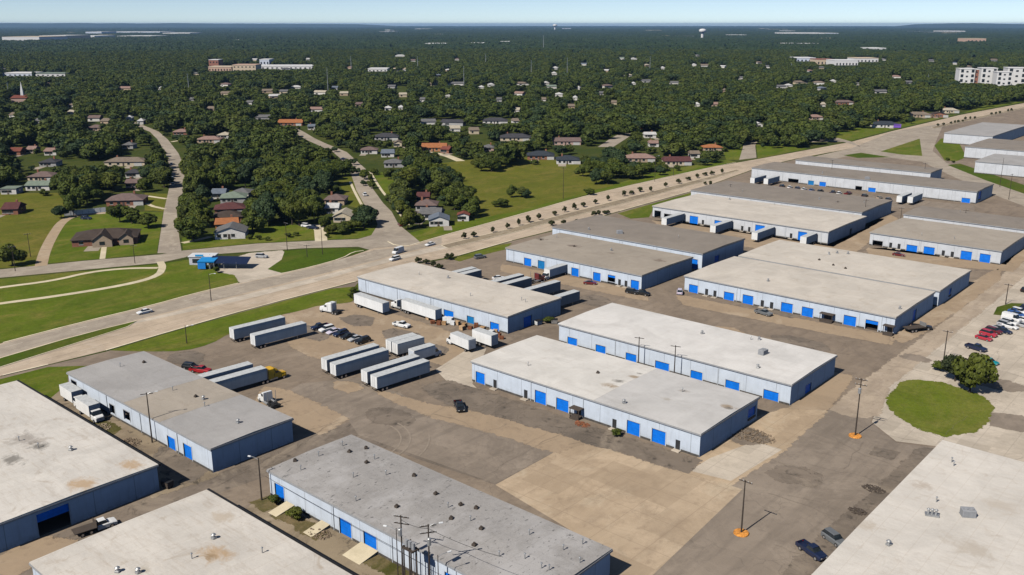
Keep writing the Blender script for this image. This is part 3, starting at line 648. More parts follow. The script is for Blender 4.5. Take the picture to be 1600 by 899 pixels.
def warehouse(label, x0, x1, y0, y1, h, roof, front=(), end=(), vents=(), wall='w_wall', splits=None, name='warehouse', spout=True, gutter=False):
    ox, oy = (x0 + x1) / 2, y0
    t = thing(name, label, 'warehouse', (ox, oy, 0), 0, 'warehouses of the industrial park')
    L, D = x1 - x0, y1 - y0
    fh, eh = [], []
    for kd, ax, ay, bx, by in front:
        a, zt = wp(ax, ay, y0); b, zb = wp(bx, by, y0)
        fh.append([kd, a - x0, b - x0, zb, zt])
    for kd, ax, ay, bx, by in end:                    # (left, top, right, bottom) of the door's outline
        a, zb = wpx(ax, by, x1); b, zt = wpx(bx, ay, x1)
        eh.append([kd, a - y0, b - y0, zb, zt])
    for q in fh + eh:
        q[4] = min(q[4], h - .45)
        if q[0] == 'd': q[3] = .02; q[4] = 2.3; c = (q[1] + q[2]) / 2; q[1], q[2] = c - .55, c + .55
        elif q[3] < .55: q[3] = .02
        q[4] = max(q[4], q[3] + 2.2)
    fh = [q for q in fh if q[1] > .2 and q[2] < L - .2]; eh = [q for q in eh if q[1] > .2 and q[2] < D - .2]
    m = MB(); X0, X1, Y1 = -L / 2, L / 2, D
    holed_wall(m, lambda u, d, z: (X0 + u, d, z), L, h, [tuple(q[1:5]) for q in fh if q[0] != 'c'], .3)
    holed_wall(m, lambda u, d, z: (X1 - d, u, z), D, h, [tuple(q[1:5]) for q in eh], .3)
    m.quad((X1, Y1, 0), (X0, Y1, 0), (X0, Y1, h), (X1, Y1, h)); m.quad((X0, Y1, 0), (X0, 0, 0), (X0, 0, h), (X0, Y1, h))
    link('wall', m.mesh('wall', wall), t)
    # floor slab inside, seen through the open doors
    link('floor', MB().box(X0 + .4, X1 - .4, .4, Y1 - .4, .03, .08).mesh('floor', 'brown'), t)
    # roof: slab with a low ridge, edge trim standing proud of the wall
    o = .22
    for xa, xb, rm in (splits or [(x0, x1, roof)]):
        m = MB(); a, b = xa - ox - (o if xa == x0 else -.012), xb - ox + (o if xb == x1 else -.012); N = 10
        prof = [(-o, h + .02), (-o, h + .2), (Y1 / 2, h + .42), (Y1 + o, h + .2), (Y1 + o, h + .02)]
        m.loft([[(a, y, z) for y, z in prof], [(b, y, z) for y, z in prof]])
        link('roof', m.mesh('roof', rm), t)
    m = MB(); q = .3
    m.box(X0 - q, X1 + q, -q, -.03, h - .32, h + .015); m.box(X0 - q, X1 + q, Y1 + .03, Y1 + q, h - .32, h + .015)
    m.box(X0 - q, X0 - .03, -.03, Y1 + .03, h - .32, h + .015); m.box(X1 + .03, X1 + q, -.03, Y1 + .03, h - .32, h + .015)
    link('roof_edge', m.mesh('roof_edge', 'trim'), t)
    if gutter: link('gutter', MB().box(X0 - .3, X1 + .3, Y1 + .24, Y1 + .7, h - .2, h + .24).mesh('gutter', 'black'), t)
    for side, L_ in (('f', fh), ('e', eh)):
        T = (lambda a, b, d0, d1, z0, z1: (X0 + a, X0 + b, d0, d1, z0, z1)) if side == 'f' else (lambda a, b, d0, d1, z0, z1: (X1 - d1, X1 - d0, a, b, z0, z1))
        for kd, a, b, z0, z1 in L_:
            if kd in 'bth':
                zz = z0 if kd != 'h' else z0 + (z1 - z0) * .62
                dmesh = MB().box(*T(a, b, .2, .27, zz, z1)).mesh('loading_door', 'teal' if kd == 't' else 'blue')
                dd = link('loading_door', dmesh, t)
                f = MB(); f.box(*T(a - .18, a, -.05, .1, z0, z1)); f.box(*T(b, b + .18, -.05, .1, z0, z1)); f.box(*T(a - .18, b + .18, -.05, .1, z1, z1 + .18))
                link('door_frame', f.mesh('door_frame', 'frame'), dd)
                if z0 > .5: link('dock_bumper', MB().box(*T(a + .1, b - .1, -.22, 0, z0 - .5, z0 - .08)).mesh('dock_bumper', 'black'), dd)
            elif kd == 'o':
                f = MB(); f.box(*T(a - .18, a, -.05, .1, z0, z1)); f.box(*T(b, b + .18, -.05, .1, z0, z1)); f.box(*T(a - .18, b + .18, -.05, .1, z1, z1 + .18))
                link('open_doorway', f.mesh('open_doorway', 'trim'), t)
            elif kd == 'd':
                dd = link('entry_door', MB().box(*T(a, b, .06, .12, z0, z1)).mesh('entry_door', 'dark'), t)
                link('door_step', MB().rbox(*T(a - .35, b + .35, -1.1, -.01, 0, .22), .03).mesh('door_step', 'concrete_pale'), dd)
            elif kd in 'wc':
                if kd == 'w': link('entry_door', MB().box(*T(a, b, .12, .2, z0, z1)).mesh('entry_door', 'dark'), t)
                f = MB(); f.box(*T(a - .8, b + .8, -1.9, -.02, z1 + .1, z1 + .28)); f.box(*T(a - .6, a - .45, -1.8, -1.65, 0, z1 + .1)); f.box(*T(b + .45, b + .6, -1.8, -1.65, 0, z1 + .1))
                f.box(*T(a - .5, b + .5, -1.6, -.02, 0, .6)); f.box(*T(a - .5, b + .5, -2.1, -1.6, 0, .3))
                link('canopy', f.mesh('canopy', 'brown'), t)
    gaps = sorted([(q[1] - .25, q[2] + .25) for q in fh if q[3] < .5]); u = .05; m = MB()  # dark strip between ground-level doors, standing in for dock-pit shade
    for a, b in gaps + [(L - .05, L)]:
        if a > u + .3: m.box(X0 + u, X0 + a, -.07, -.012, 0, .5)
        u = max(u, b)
    link('base_shade', m.mesh('base_shade', 'base_shade'), t)
    if spout:
        u = 3.8
        while u < L - 1:
            if not any(q[1] - .4 < u < q[2] + .4 for q in fh):
                link('downspout', MB().box(X0 + u - .06, X0 + u + .06, -.14, -.01, .1, h - .33).mesh('downspout', 'frame'), t)
            u += 15.2
    for vt, px, py in vents:
        p = gp(px, py, h + .3)
        if x0 + 1 < p.x < x1 - 1 and y0 + 1 < p.y < y1 - 1:
            link('roof_vent', VENT[vt], t, (p.x - ox, p.y - oy, h + .2 + .2 * (1 - abs((p.y - y0) / D * 2 - 1))), rnd.uniform(0, 1.5))
    return t

H = 5.2
warehouse('large warehouse with stained white roof at the left edge and one open dark doorway', -217.5, -153.5, 44.5, 74.5, H, 'roof_left', gutter=True,
          end=[('h', 62, 786, 107, 841)], vents=[('cap', 111, 704), ('pipe', 60, 700), ('pipe', 30, 690)])
warehouse('warehouse with white stained roof in the bottom left corner, roof filling the lower edge', -137.5, -73.5, 45.2, 75.2, H, 'roof_corner', gutter=True,
          vents=[('cap', 334, 842), ('pipe', 300, 874), ('cap', 184, 894), ('cap', 216, 896), ('pipe', 410, 864)])
w3 = warehouse('warehouse with grey patchwork roof, box trucks parked along its pale wall', -214.2, -152, 85, 104, H, 'roof_silver', splits=[(-214.2, -186.5, 'roof_silver'), (-186.5, -171, 'roof_beige'), (-171, -152, 'roof_silver')],
          front=[('o', 112, 599, 121, 611), ('o', 171, 631, 180, 649), ('o', 193, 642, 204, 660), ('b', 261, 680, 275, 704), ('b', 286, 692, 301, 719)],
          vents=[('dark', 225, 567), ('pipe', 188, 574), ('dark', 306, 621), ('cap', 318, 625), ('pipe', 320, 636), ('pipe', 270, 611), ('cap', 372, 662)])
w4 = warehouse('long warehouse with spotted grey roof in the foreground, utility poles before its front', -136, -72.4, 87.2, 106.8, H, 'roof_grey',
          front=[('b', 429, 754, 445, 785), ('b', 530, 808, 549.6, 840), ('b', 568, 829, 589, 862), ('b', 695, 893, 716, 925)],
          vents=[('dark', a, b) for a, b in ((546, 707), (572, 701), (573, 724), (461, 721), (647, 744), (681, 773), (620, 793), (720, 790), (744, 795), (752, 828), (741, 853), (648, 865), (705, 812))]
          + [('pipe', a, b) for a, b in ((535, 697), (502, 700), (585, 718), (603, 743), (556, 783), (515, 785), (700, 794), (735, 815), (780, 870), (820, 874), (846, 889), (858, 892), (906, 880), (910, 850), (827, 836), (880, 860), (498, 714), (470, 735), (552, 747))])
warehouse('warehouse with two-tone white roof in the middle of the yard, dark stain on its seam', -147, -83.3, 153.8, 179, H, 'roof_clean', splits=[(-147, -109.7, 'roof_twoA'), (-109.7, -83.3, 'roof_twoB')],
          front=[('b', 743.5, 580, 757.5, 605), ('d', 771, 595, 776, 607), ('d', 819, 610, 824, 624), ('b', 836, 609, 853, 634), ('b', 869.5, 621, 888, 648), ('w', 901, 636, 908, 652), ('d', 957, 657, 963, 668), ('b', 980, 656, 999, 684), ('b', 1019, 669, 1039, 701), ('d', 1056, 688, 1062, 703)],
          end=[('b', 1168, 634, 1181, 655)], vents=[('dark', 934, 584), ('cap', 975, 630), ('pipe', 825, 572), ('pipe', 1066, 613)])
warehouse('longest bright white roofed warehouse behind the two-tone roof, six blue doors in its wall', -149, -81, 191, 216.5, H, 'roof_clean',
          front=[('b', 887, 526, 901.5, 541), ('b', 931, 538.5, 946, 552.5), ('b', 978, 551, 994, 567), ('b', 1024, 564, 1045, 580.5), ('b', 1079.5, 578, 1097, 595), ('b', 1134, 593, 1154.6, 611.5), ('b', 1193.5, 608, 1215, 635.5)],
          end=[('b', 1257, 597, 1268, 621)], vents=[('cap', 1097, 522), ('cap', 1186, 531), ('unit', 1192, 554), ('cap', 1184, 575), ('pipe', 1173, 531)])
warehouse('white roofed warehouse beside the boulevard with trailers and pallets along its front', -229.5, -164, 186.5, 210.8, H, 'roof_cream',
          front=[('b', 693.5, 485, 708.8, 498), ('t', 729.6, 493, 740.8, 505), ('b', 765.8, 502.5, 779.7, 516)],
          end=[('b', 818, 492, 831, 513)], vents=[('pipe', 815, 470), ('pipe', 821, 473), ('cap', 700, 435), ('pipe', 655, 430), ('pipe', 735, 463)])
warehouse('grey brown roofed warehouse with a white truck backed into its open dock', -219.7, -160, 249, 281.5, H, 'roof_blotch',
          front=[('h', 789, 394.5, 800, 408), ('b', 819, 402.5, 830, 417.5), ('t', 840.6, 406.5, 851, 420.5), ('o', 871, 413.5, 882.5, 431), ('b', 893, 418, 904, 434), ('b', 927, 425, 938, 441), ('h', 950, 429, 961, 442), ('d', 966, 436, 970, 446), ('d', 976, 439, 980, 449), ('b', 986, 437, 998, 454)],
          vents=[('pipe', 870, 372), ('dark', 845, 376), ('cap', 955, 392), ('dark', 897, 386)])
warehouse('darker grey roofed warehouse joined behind the grey brown one, one blue door showing', -226.5, -158, 285, 316.5, 6.2, 'roof_tan',
          front=[('b', 1079, 404, 1089.5, 421)], vents=[('cap', 920, 359), ('unit', 968, 365), ('pipe', 983, 379), ('pipe', 1060, 372)], end=[('b', 1116, 398, 1124, 411)])
warehouse('white roofed warehouse with seven blue doors facing the middle of the park', -149, -80.8, 258, 292, H, 'roof_cream',
          front=[('b', 1077, 444, 1090, 459), ('d', 1102, 451, 1106, 463), ('d', 1115, 454, 1119, 465), ('b', 1131.6, 455.5, 1146, 473.5), ('b', 1161, 460, 1176, 479.5), ('d', 1189, 469, 1193, 481), ('d', 1203, 474, 1208, 483), ('b', 1221, 472, 1237.6, 491), ('b', 1253.5, 479, 1269.5, 498), ('w', 1288, 489, 1300, 504), ('b', 1319, 492, 1336.5, 512), ('h', 1353, 499, 1371, 517), ('w', 1387, 508, 1394, 522)],
          end=[('b', 1425, 482, 1432.5, 503)], vents=[('cap', 1406, 483), ('pipe', 1290, 420), ('cap', 1200, 440)])
warehouse('white roofed warehouse joined behind the seven-door one, its front hidden', -148.5, -80, 294.5, 327, H, 'roof_cream', spout=False,
          vents=[('dark', 1280, 407), ('dark', 1302, 415), ('dark', 1321, 420), ('cap', 1295, 398), ('cap', 1308, 396), ('cap', 1325, 397)], end=[('b', 1482, 450, 1487, 462)])
warehouse('cream roofed warehouse with four white trailers backed to its docks', -223, -140.5, 354, 394, H, 'roof_cream', wall='w_wall2',
          front=[('o', 1023, 329, 1032, 341), ('o', 1038, 334, 1050, 344), ('b', 1078, 337, 1090, 353), ('d', 1096, 348, 1100, 357), ('b', 1116.6, 344, 1129.5, 358), ('d', 1158, 356, 1161, 364), ('d', 1169, 357, 1172, 366), ('b', 1180.5, 351, 1194, 368), ('d', 1234, 364, 1238, 373), ('b', 1247.5, 361.5, 1260, 377), ('d', 1293, 372, 1297, 382)],
          end=[('o', 1327, 357, 1331, 371)], vents=[('cap', 1140, 312), ('pipe', 1210, 320)])
warehouse('taller brown grey roofed warehouse behind the trailer docks', -229, -144, 398, 435, 6.0, 'roof_tan', wall='w_wall2', vents=[('pipe', 1160, 300), ('cap', 1280, 312), ('pipe', 1350, 318)], spout=False)
warehouse('long tan roofed warehouse with a row of parked cars before its white wall', -241, -121, 486, 515, 6.0, 'roof_tan', wall='w_wall2',
          front=[('o', 1232, 279.5, 1247, 289), ('t', 1263, 282, 1271, 293.5), ('b', 1280.6, 284, 1289.5, 297), ('o', 1337, 291, 1346, 301), ('b', 1357, 293, 1367, 307), ('b', 1503, 309, 1514, 326)],
          end=[('b', 1528, 298, 1534, 312)], vents=[('cap', 1285, 271), ('unit', 1355, 280), ('pipe', 1375, 272)])
warehouse('narrow brown roofed warehouse nearest the boulevard junction behind the tan roofed one', -236, -157.5, 533, 553, 6.0, 'roof_tan', wall='w_wall2', vents=[('pipe', 1300, 252)], spout=False)
warehouse('pale roofed warehouse near the right edge with four blue doors and dark openings', -127.5, -79.5, 364, 401, H, 'roof_beige', wall='w_wall2',
          front=[('o', 1364, 376, 1378, 389), ('d', 1389, 385, 1393, 392), ('d', 1402, 387, 1406, 394), ('b', 1417, 382, 1432, 398), ('b', 1444, 385, 1459, 401), ('d', 1472, 394, 1475, 402), ('d', 1486, 397, 1489, 404), ('b', 1502, 391.5, 1517, 409), ('b', 1531.6, 396, 1546, 413), ('d', 1560, 407, 1563, 414)], vents=[('pipe', 1491, 374), ('pipe', 1440, 368)])
warehouse('tan roofed warehouse cut by the right edge behind the four-door one', -129.5, -50, 408, 432, 5.6, 'roof_tan', wall='w_wall2', vents=[('unit', 1575, 330), ('pipe', 1500, 332)], spout=False)
warehouse('pale blue roofed warehouse with shaded end wall beyond the cross road', -209, -176, 728, 828, 7.5, 'roof_silver', wall='w_wall2', spout=False)
warehouse('brown grey roofed warehouse beyond the cross road, white wall below its roof', -174, -100, 655, 712, 7.5, 'roof_tan', wall='w_wall2', spout=False, vents=[('unit', 1523, 216)])
warehouse('low pale roofed warehouse nearest the cross road at the right edge', -150, -90, 590, 632, 7.0, 'roof_silver', wall='w_wall2', spout=False)
warehouse('huge white roofed warehouse in the bottom right corner with round roof vents', -45.2, 19, 96, 182.5, H, 'roof_right', spout=True,
          vents=[('twin', 1456, 806), ('unit', 1512, 806), ('cap', 1388, 853), ('pipe', 1487, 722), ('pipe', 1490, 728), ('pipe', 1463, 785)])
# concrete ramps in front of the long grey warehouse's doors
def ramp(t, xc, w, ln, z):
    m = MB(); m.loft([[(xc - w / 2, -.02, 0), (xc + w / 2, -.02, 0), (xc + w / 2, -.02, z), (xc - w / 2, -.02, z)], [(xc - w / 2, -ln, 0), (xc + w / 2, -ln, 0), (xc + w / 2, -ln, .05), (xc - w / 2, -ln, .05)]])
    link('loading_ramp', m.mesh('loading_ramp', 'path'), t)
for px, py in ((455, 798), (510, 830), (578, 862)):
    ramp(w4, wp(px, py, 87.2)[0] + 104.2, 2.4 if px < 570 else 4.4, 4.2, .7)
ramp(w4, wp(705, 930, 87.2)[0] + 104.2, 4.4, 4.2, .7)

# ------------------------------------------------------------------ vehicles (x forward, built once per kind and colour)
_cache = {}
def wheel(r=.34, w=.24):
    k = ('wheel', r, w)
    if k not in _cache:
        a = MB(); a.tube((0, -w / 2, 0), (0, w / 2, 0), r, r, 14); b = MB(); b.tube((0, -w / 2 - .015, 0), (0, w / 2 + .015, 0), r * .58, r * .58, 12)
        _cache[k] = (a.mesh('wheel', 'tyre'), b.mesh('rim', 'rim'))
    return _cache[k]
def section(x, zb, zt, w, c=.14, tuck=.0):
    return [(x, -w + tuck, zb), (x, w - tuck, zb), (x, w, (zb + zt) / 2), (x, w, zt - c), (x, w - c * 1.1, zt), (x, -w + c * 1.1, zt), (x, -w, zt - c), (x, -w, (zb + zt) / 2)]
def car_parts(style, col):
    k = (style, col)
    if k in _cache: return _cache[k]
    P = []; bodym = 'car_' + col
    if style == 'sedan':
        prof = [(2.28, .38, .62, .68), (2.2, .3, .72, .8), (1.5, .22, .86, .9), (.75, .22, .94, .91), (-1.55, .22, .97, .91), (-2.1, .27, .95, .86), (-2.25, .38, .8, .74)]
        cab = [(.95, .92, .8, .03), (.25, .92, .72, .50), (-.75, .93, .72, .52), (-1.75, .95, .78, .04)]; wb = 1.4; r = .33
    elif style == 'suv':
        prof = [(2.35, .42, .78, .74), (2.25, .34, .92, .86), (1.5, .28, 1.05, .95), (.8, .28, 1.1, .96), (-1.8, .28, 1.12, .96), (-2.25, .32, 1.1, .92), (-2.35, .45, .95, .84)]
        cab = [(1.1, 1.07, .86, .03), (.45, 1.08, .8, .62), (-1.75, 1.1, .8, .64), (-2.27, 1.09, .86, .05)]; wb = 1.42; r = .38
    elif style == 'van':
        prof = [(2.7, .42, .9, .8), (2.6, .34, 1.12, .92), (2.0, .28, 1.3, .98), (1.5, .28, 1.4, 1.0), (-2.5, .28, 1.4, 1.0), (-2.7, .35, 1.38, .98)]
        cab = [(2.0, 1.28, .9, .03), (1.35, 1.38, .88, 1.0), (-2.45, 1.38, .9, 1.02), (-2.66, 1.36, .92, .9)]; wb = 1.75; r = .37
    elif style == 'pickup':
        prof = [(2.75, .5, .85, .82), (2.65, .42, 1.0, .94), (1.9, .36, 1.12, .98), (1.2, .36, 1.16, .98), (-.55, .36, 1.16, .98), (-.62, .36, 1.14, .98)]
        cab = [(1.3, 1.13, .88, .03), (.75, 1.14, .82, .62), (-.25, 1.14, .82, .63), (-.58, 1.14, .86, .05)]; wb = 1.75; r = .4
    m = MB(); m.loft([section(x, zb, zt, w) for x, zb, zt, w in prof])
    if style == 'pickup':                                   # open bed behind the cab
        m.box(-2.75, -.63, -.98, -.86, .5, 1.12); m.box(-2.75, -.63, .86, .98, .5, 1.12); m.box(-2.85, -2.752, -.97, .97, .5, 1.1); m.box(-2.75, -.63, -.858, .858, .5, .66)
    P.append(['body', m.mesh('body', bodym, False), (0, 0, 0), []])
    m = MB()                                               # glass house with painted roof on top
    m.loft([[(x, -w, z), (x, w, z), (x, w * .86, z + h), (x, -w * .86, z + h)] for x, z, w, h in cab])
    P.append(['window', m.mesh('window', 'glass'), (0, 0, 0), []])
    m = MB(); (xa, za, wa, ha), (xb, zb_, wb_, hb) = cab[1], cab[2]
    m.loft([[(xa + .12, -wa * .84, za + ha - .02), (xa + .12, wa * .84, za + ha - .02), (xa + .1, wa * .76, za + ha + .05), (xa + .1, -wa * .76, za + ha + .05)],
            [(xb - .1, -wb_ * .84, zb_ + hb - .02), (xb - .1, wb_ * .84, zb_ + hb - .02), (xb - .08, wb_ * .76, zb_ + hb + .05), (xb - .08, -wb_ * .76, zb_ + hb + .05)]])
    if style == 'van': m.loft([[(xa - .6, -.93, 1.3), (xa - .6, .93, 1.3), (xa - .6, .83, 2.36), (xa - .6, -.83, 2.36)], [(-2.62, -.95, 1.3), (-2.62, .95, 1.3), (-2.6, .84, 2.36), (-2.6, -.84, 2.36)]])
    P.append(['roof', m.mesh('roof', bodym), (0, 0, 0), []])
    fx, bx = prof[0][0], (prof[-1][0] if style != 'pickup' else -2.85); zf = (prof[0][1] + prof[0][2]) / 2 + .1
    for s in (-1, 1):
        P.append(['headlight', MB().box(fx - .12, fx + .015, s * .58 - .14, s * .58 + .14, zf - .08, zf + .08).mesh('headlight', 'lamp'), (0, 0, 0), []])
        P.append(['tail_light', MB().box(bx - .015, bx + .1, s * .66 - .12, s * .66 + .12, zf + .04, zf + .22).mesh('tail_light', 'tail'), (0, 0, 0), []])
        W, Rm = wheel(r)
        for x in (wb, -wb): P.append(['wheel', W, (x, s * (prof[2][3] - .1), r), [['rim', Rm, (0, 0, 0)]]])
    _cache[k] = P
    return P
def trailer_parts(L, side='box_side', coupled=False, end='box_white', door_end=-1):
    k = ('trailer', L, side, end, coupled)
    if k in _cache: return _cache[k]
    h = L / 2; P = []
    m = MB(); m.box(-h, h, -1.29, 1.29, 1.15, 4.08); P.append(['cargo_box', m.mesh('cargo_box', side), (0, 0, 0), []])
    m = MB(); m.box(-h - .02, h + .02, -1.31, 1.31, 4.082, 4.13); P.append(['roof', m.mesh('roof', 'box_roof'), (0, 0, 0), []])
    m = MB(); m.box(h + .004, h + .05, -1.27, 1.27, 1.17, 4.06); P.append(['front_panel', m.mesh('front_panel', end), (0, 0, 0), []])
    for s in (-1, 1):
        m = MB(); m.box(-h - .06, -h - .004, min(s * .02, s * 1.27), max(s * .02, s * 1.27), 1.2, 4.04); d = ['rear_door', m.mesh('rear_door', end), (0, 0, 0), []]
        b = MB(); b.tube((-h - .085, s * .4, 1.25), (-h - .085, s * .4, 3.95), .025, .025, 5); d[3].append(['lock_bar', b.mesh('lock_bar', 'steel'), (0, 0, 0)]); P.append(d)
    m = MB(); m.box(-h + .1, h - .3, -.5, -.36, .95, 1.145); m.box(-h + .1, h - .3, .36, .5, .95, 1.145); m.box(-h + .05, -h + .15, -1.1, 1.1, .5, .6)
    for s in (-.9, .9): m.box(-h + .07, -h + .13, s - .05, s + .05, .6, 1.145)
    P.append(['chassis', m.mesh('chassis', 'chassis'), (0, 0, 0), []])
    if not coupled:
        for s in (-1, 1):
            m = MB(); m.box(h - 2.95, h - 2.8, s * .85 - .08, s * .85 + .08, .08, 1.145); m.box(h - 3.05, h - 2.7, s * .85 - .15, s * .85 + .15, 0, .08); P.append(['landing_leg', m.mesh('landing_leg', 'steel'), (0, 0, 0), []])
    W, Rm = wheel(.5, .5)
    for x in (-h + 1.6, -h + 2.85):
        for s in (-1, 1): P.append(['wheel', W, (x, s * .98, .5), [['rim', Rm, (0, 0, 0)]]])
    _cache[k] = P
    return P
def flatbed_parts(L):
    h = L / 2; P = []
    P.append(['deck', MB().box(-h, h, -1.28, 1.28, 1.2, 1.42).mesh('deck', 'brown'), (0, 0, 0), []])
    P.append(['chassis', MB().box(-h + .1, h - .3, -.5, .5, .9, 1.195).mesh('chassis', 'chassis'), (0, 0, 0), []])
    P.append(['headboard', MB().box(h - .1, h, -1.25, 1.25, 1.422, 2.5).mesh('headboard', 'steel'), (0, 0, 0), []])
    W, Rm = wheel(.5, .5)
    for x in (-h + 1.4, -h + 2.65):
        for s in (-1, 1): P.append(['wheel', W, (x, s * .98, .5), [['rim', Rm, (0, 0, 0)]]])
    return P
def tractor_parts(col, sleeper=True):
    k = ('tractor', col, sleeper)
    if k in _cache: return _cache[k]
    P = []; b = 'car_' + col
    m = MB(); m.loft([section(3.5, .55, 1.55, .85, .2), section(3.3, .5, 1.75, .95, .2), section(2.2, .6, 1.95, 1.02, .2), section(1.6, .7, 2.0, 1.05, .15)]); m.box(2.2, 3.1, -1.2, -.98, .75, 1.2); m.box(2.2, 3.1, .98, 1.2, .75, 1.2)
    P.append(['hood', m.mesh('hood', b), (0, 0, 0), [['grille', MB().box(3.505, 3.55, -.55, .55, .7, 1.45).mesh('grille', 'steel'), (0, 0, 0)]]])
    m = MB(); m.loft([[(1.75, -1.15, .7), (1.75, 1.15, .7), (1.6, 1.15, 2.0), (1.0, 1.05, 2.95), (1.0, -1.05, 2.95), (1.6, -1.15, 2.0)], [(.1, -1.15, .7), (.1, 1.15, .7), (.1, 1.15, 2.0), (.1, 1.08, 3.05), (.1, -1.08, 3.05), (.1, -1.15, 2.0)]])
    P.append(['cab', m.mesh('cab', b), (0, 0, 0), []])
    m = MB(); m.loft([[(1.56, -.95, 2.08), (1.56, .95, 2.08), (1.59, .95, 2.12), (1.59, -.95, 2.12)], [(1.1, -.9, 2.85), (1.1, .9, 2.85), (1.13, .9, 2.88), (1.13, -.9, 2.88)]]); P.append(['windscreen', m.mesh('windscreen', 'glass'), (0, 0, 0), []])
    for s in (-1, 1): P.append(['side_window', MB().box(.35, 1.2, s * 1.13 - .04, s * 1.13 + .04, 2.05, 2.65).mesh('side_window', 'glass'), (0, 0, 0), []])
    if sleeper:
        m = MB(); m.rbox(-1.55, .08, -1.2, 1.2, .8, 3.5, .15); P.append(['sleeper', m.mesh('sleeper', b), (0, 0, 0), []])
        m = MB(); m.loft([[(.08, -1.0, 3.06), (.08, 1.0, 3.06), (.08, .9, 3.5), (.08, -.9, 3.5)], [(1.0, -.9, 2.98), (1.0, .9, 2.98), (.95, .8, 3.1), (.95, -.8, 3.1)]]); P.append(['roof_fairing', m.mesh('roof_fairing', b), (0, 0, 0), []])
    m = MB(); m.box(-3.6, 2.2, -.5, -.35, .75, 1.0); m.box(-3.6, 2.2, .35, .5, .75, 1.0); m.box(-3.6, -1.6, -.48, .48, 1.002, 1.06); m.tube((-2.6, 0, 1.06), (-2.6, 0, 1.2), .5, .5, 12); m.box(-3.65, -3.58, -1.1, 1.1, .45, .8); P.append(['chassis', m.mesh('chassis', 'chassis'), (0, 0, 0), []])
    for s in (-1, 1):
        m = MB(); m.tube((-1.4, s * .9, .75), (.9, s * .9, .75), .32, .32, 12); P.append(['fuel_tank', m.mesh('fuel_tank', 'steel'), (0, 0, 0), []])
        m = MB(); m.tube((-1.75, s * 1.0, 1.0), (-1.75, s * 1.0, 3.9), .08, .08, 8); P.append(['exhaust_stack', m.mesh('exhaust_stack', 'steel'), (0, 0, 0), []])
        W, Rm = wheel(.5, .34)
        for x in (2.65,): P.append(['wheel', W, (x, s * .98, .5), [['rim', Rm, (0, 0, 0)]]])
        W, Rm = wheel(.5, .5)
        for x in (-1.95, -3.15): P.append(['wheel', W, (x, s * .95, .5), [['rim', Rm, (0, 0, 0)]]])
    _cache[k] = P
    return P
def boxtruck_parts(col, L=6.5):
    k = ('boxtruck', col, L)
    if k in _cache: return _cache[k]
    P = []; b = 'car_' + col
    m = MB(); m.loft([section(3.1, .5, 1.3, .9, .15), section(2.9, .45, 1.5, 1.0, .15), section(2.2, .45, 1.65, 1.08, .15), section(.8, .45, 1.7, 1.1, .12)]); P.append(['cab', m.mesh('cab', b), (0, 0, 0), []])
    m = MB(); m.loft([[(2.25, -.98, 1.6), (2.25, .98, 1.6), (2.2, .98, 1.64), (2.2, -.98, 1.64)], [(1.6, -.9, 2.45), (1.6, .9, 2.45), (.85, .95, 2.5), (.85, -.95, 2.5)]], True)
    m.loft([[(2.2, -1.03, 1.62), (2.2, 1.03, 1.62), (1.6, .95, 2.4), (1.6, -.95, 2.4)], [(.85, -1.03, 1.62), (.85, 1.03, 1.62), (.85, .95, 2.4), (.85, -.95, 2.4)]])
    P.append(['window', m.mesh('window', 'glass'), (0, 0, 0), []])
    P.append(['cab_roof', MB().rbox(.82, 1.65, -.96, .96, 2.42, 2.58, .05).mesh('cab_roof', b), (0, 0, 0), []])
    P.append(['cargo_box', MB().box(.7 - L, .7, -1.25, 1.25, 1.05, 3.7).mesh('cargo_box', 'box_white'), (0, 0, 0), []])
    P.append(['roof', MB().box(.68 - L, .72, -1.27, 1.27, 3.702, 3.75).mesh('roof', 'box_roof'), (0, 0, 0), []])
    P.append(['rear_door', MB().box(.63 - L, .696 - L, -1.1, 1.1, 1.15, 3.5).mesh('rear_door', 'frame'), (0, 0, 0), []])
    P.append(['chassis', MB().box(.75 - L, 2.2, -.5, .5, .6, .95).mesh('chassis', 'chassis'), (0, 0, 0), []])
    W, Rm = wheel(.45, .32)
    for s in (-1, 1):
        P.append(['headlight', MB().box(3.0, 3.12, s * .7 - .14, s * .7 + .14, .85, 1.05).mesh('headlight', 'lamp'), (0, 0, 0), []])
        for x in (2.2, 2.4 - L): P.append(['wheel', W, (x, s * 1.0, .45), [['rim', Rm, (0, 0, 0)]]])
    _cache[k] = P
    return P
def stakebed_parts(col):
    P = [q for q in car_parts('pickup', col) if q[0] != 'body']
    m = MB(); m.loft([section(x, zb, zt, w) for x, zb, zt, w in [(2.75, .5, .85, .82), (2.65, .42, 1.0, .94), (1.9, .36, 1.12, .98), (1.2, .36, 1.16, .98), (-.55, .36, 1.16, .98), (-.62, .36, 1.14, .98)]])
    P = [['body', m.mesh('body', 'car_' + col), (0, 0, 0), []]] + P
    m = MB(); m.box(-4.4, -.7, -1.15, 1.15, .95, 1.1); m.box(-.82, -.7, -1.1, 1.1, 1.102, 2.0); P.append(['flat_deck', m.mesh('flat_deck', 'brown'), (0, 0, 0), []])
    P.append(['chassis', MB().box(-4.3, -.65, -.5, .5, .6, .945).mesh('chassis', 'chassis'), (0, 0, 0), []])
    W, Rm = wheel(.4)
    for s in (-1, 1): P.append(['wheel', W, (-3.2, s * .88, .4), [['rim', Rm, (0, 0, 0)]]])
    return P
def spawn(parts, name, label, cat, loc, deg, group=None):
    t = thing(name, label, cat, (loc[0], loc[1], loc[2] if len(loc) > 2 else .06), R(deg), group)
    for nm, me, at, subs in parts:
        o = link(nm, me, t, at)
        for sn, sm, sa in subs: link(sn, sm, o, sa)
    return t
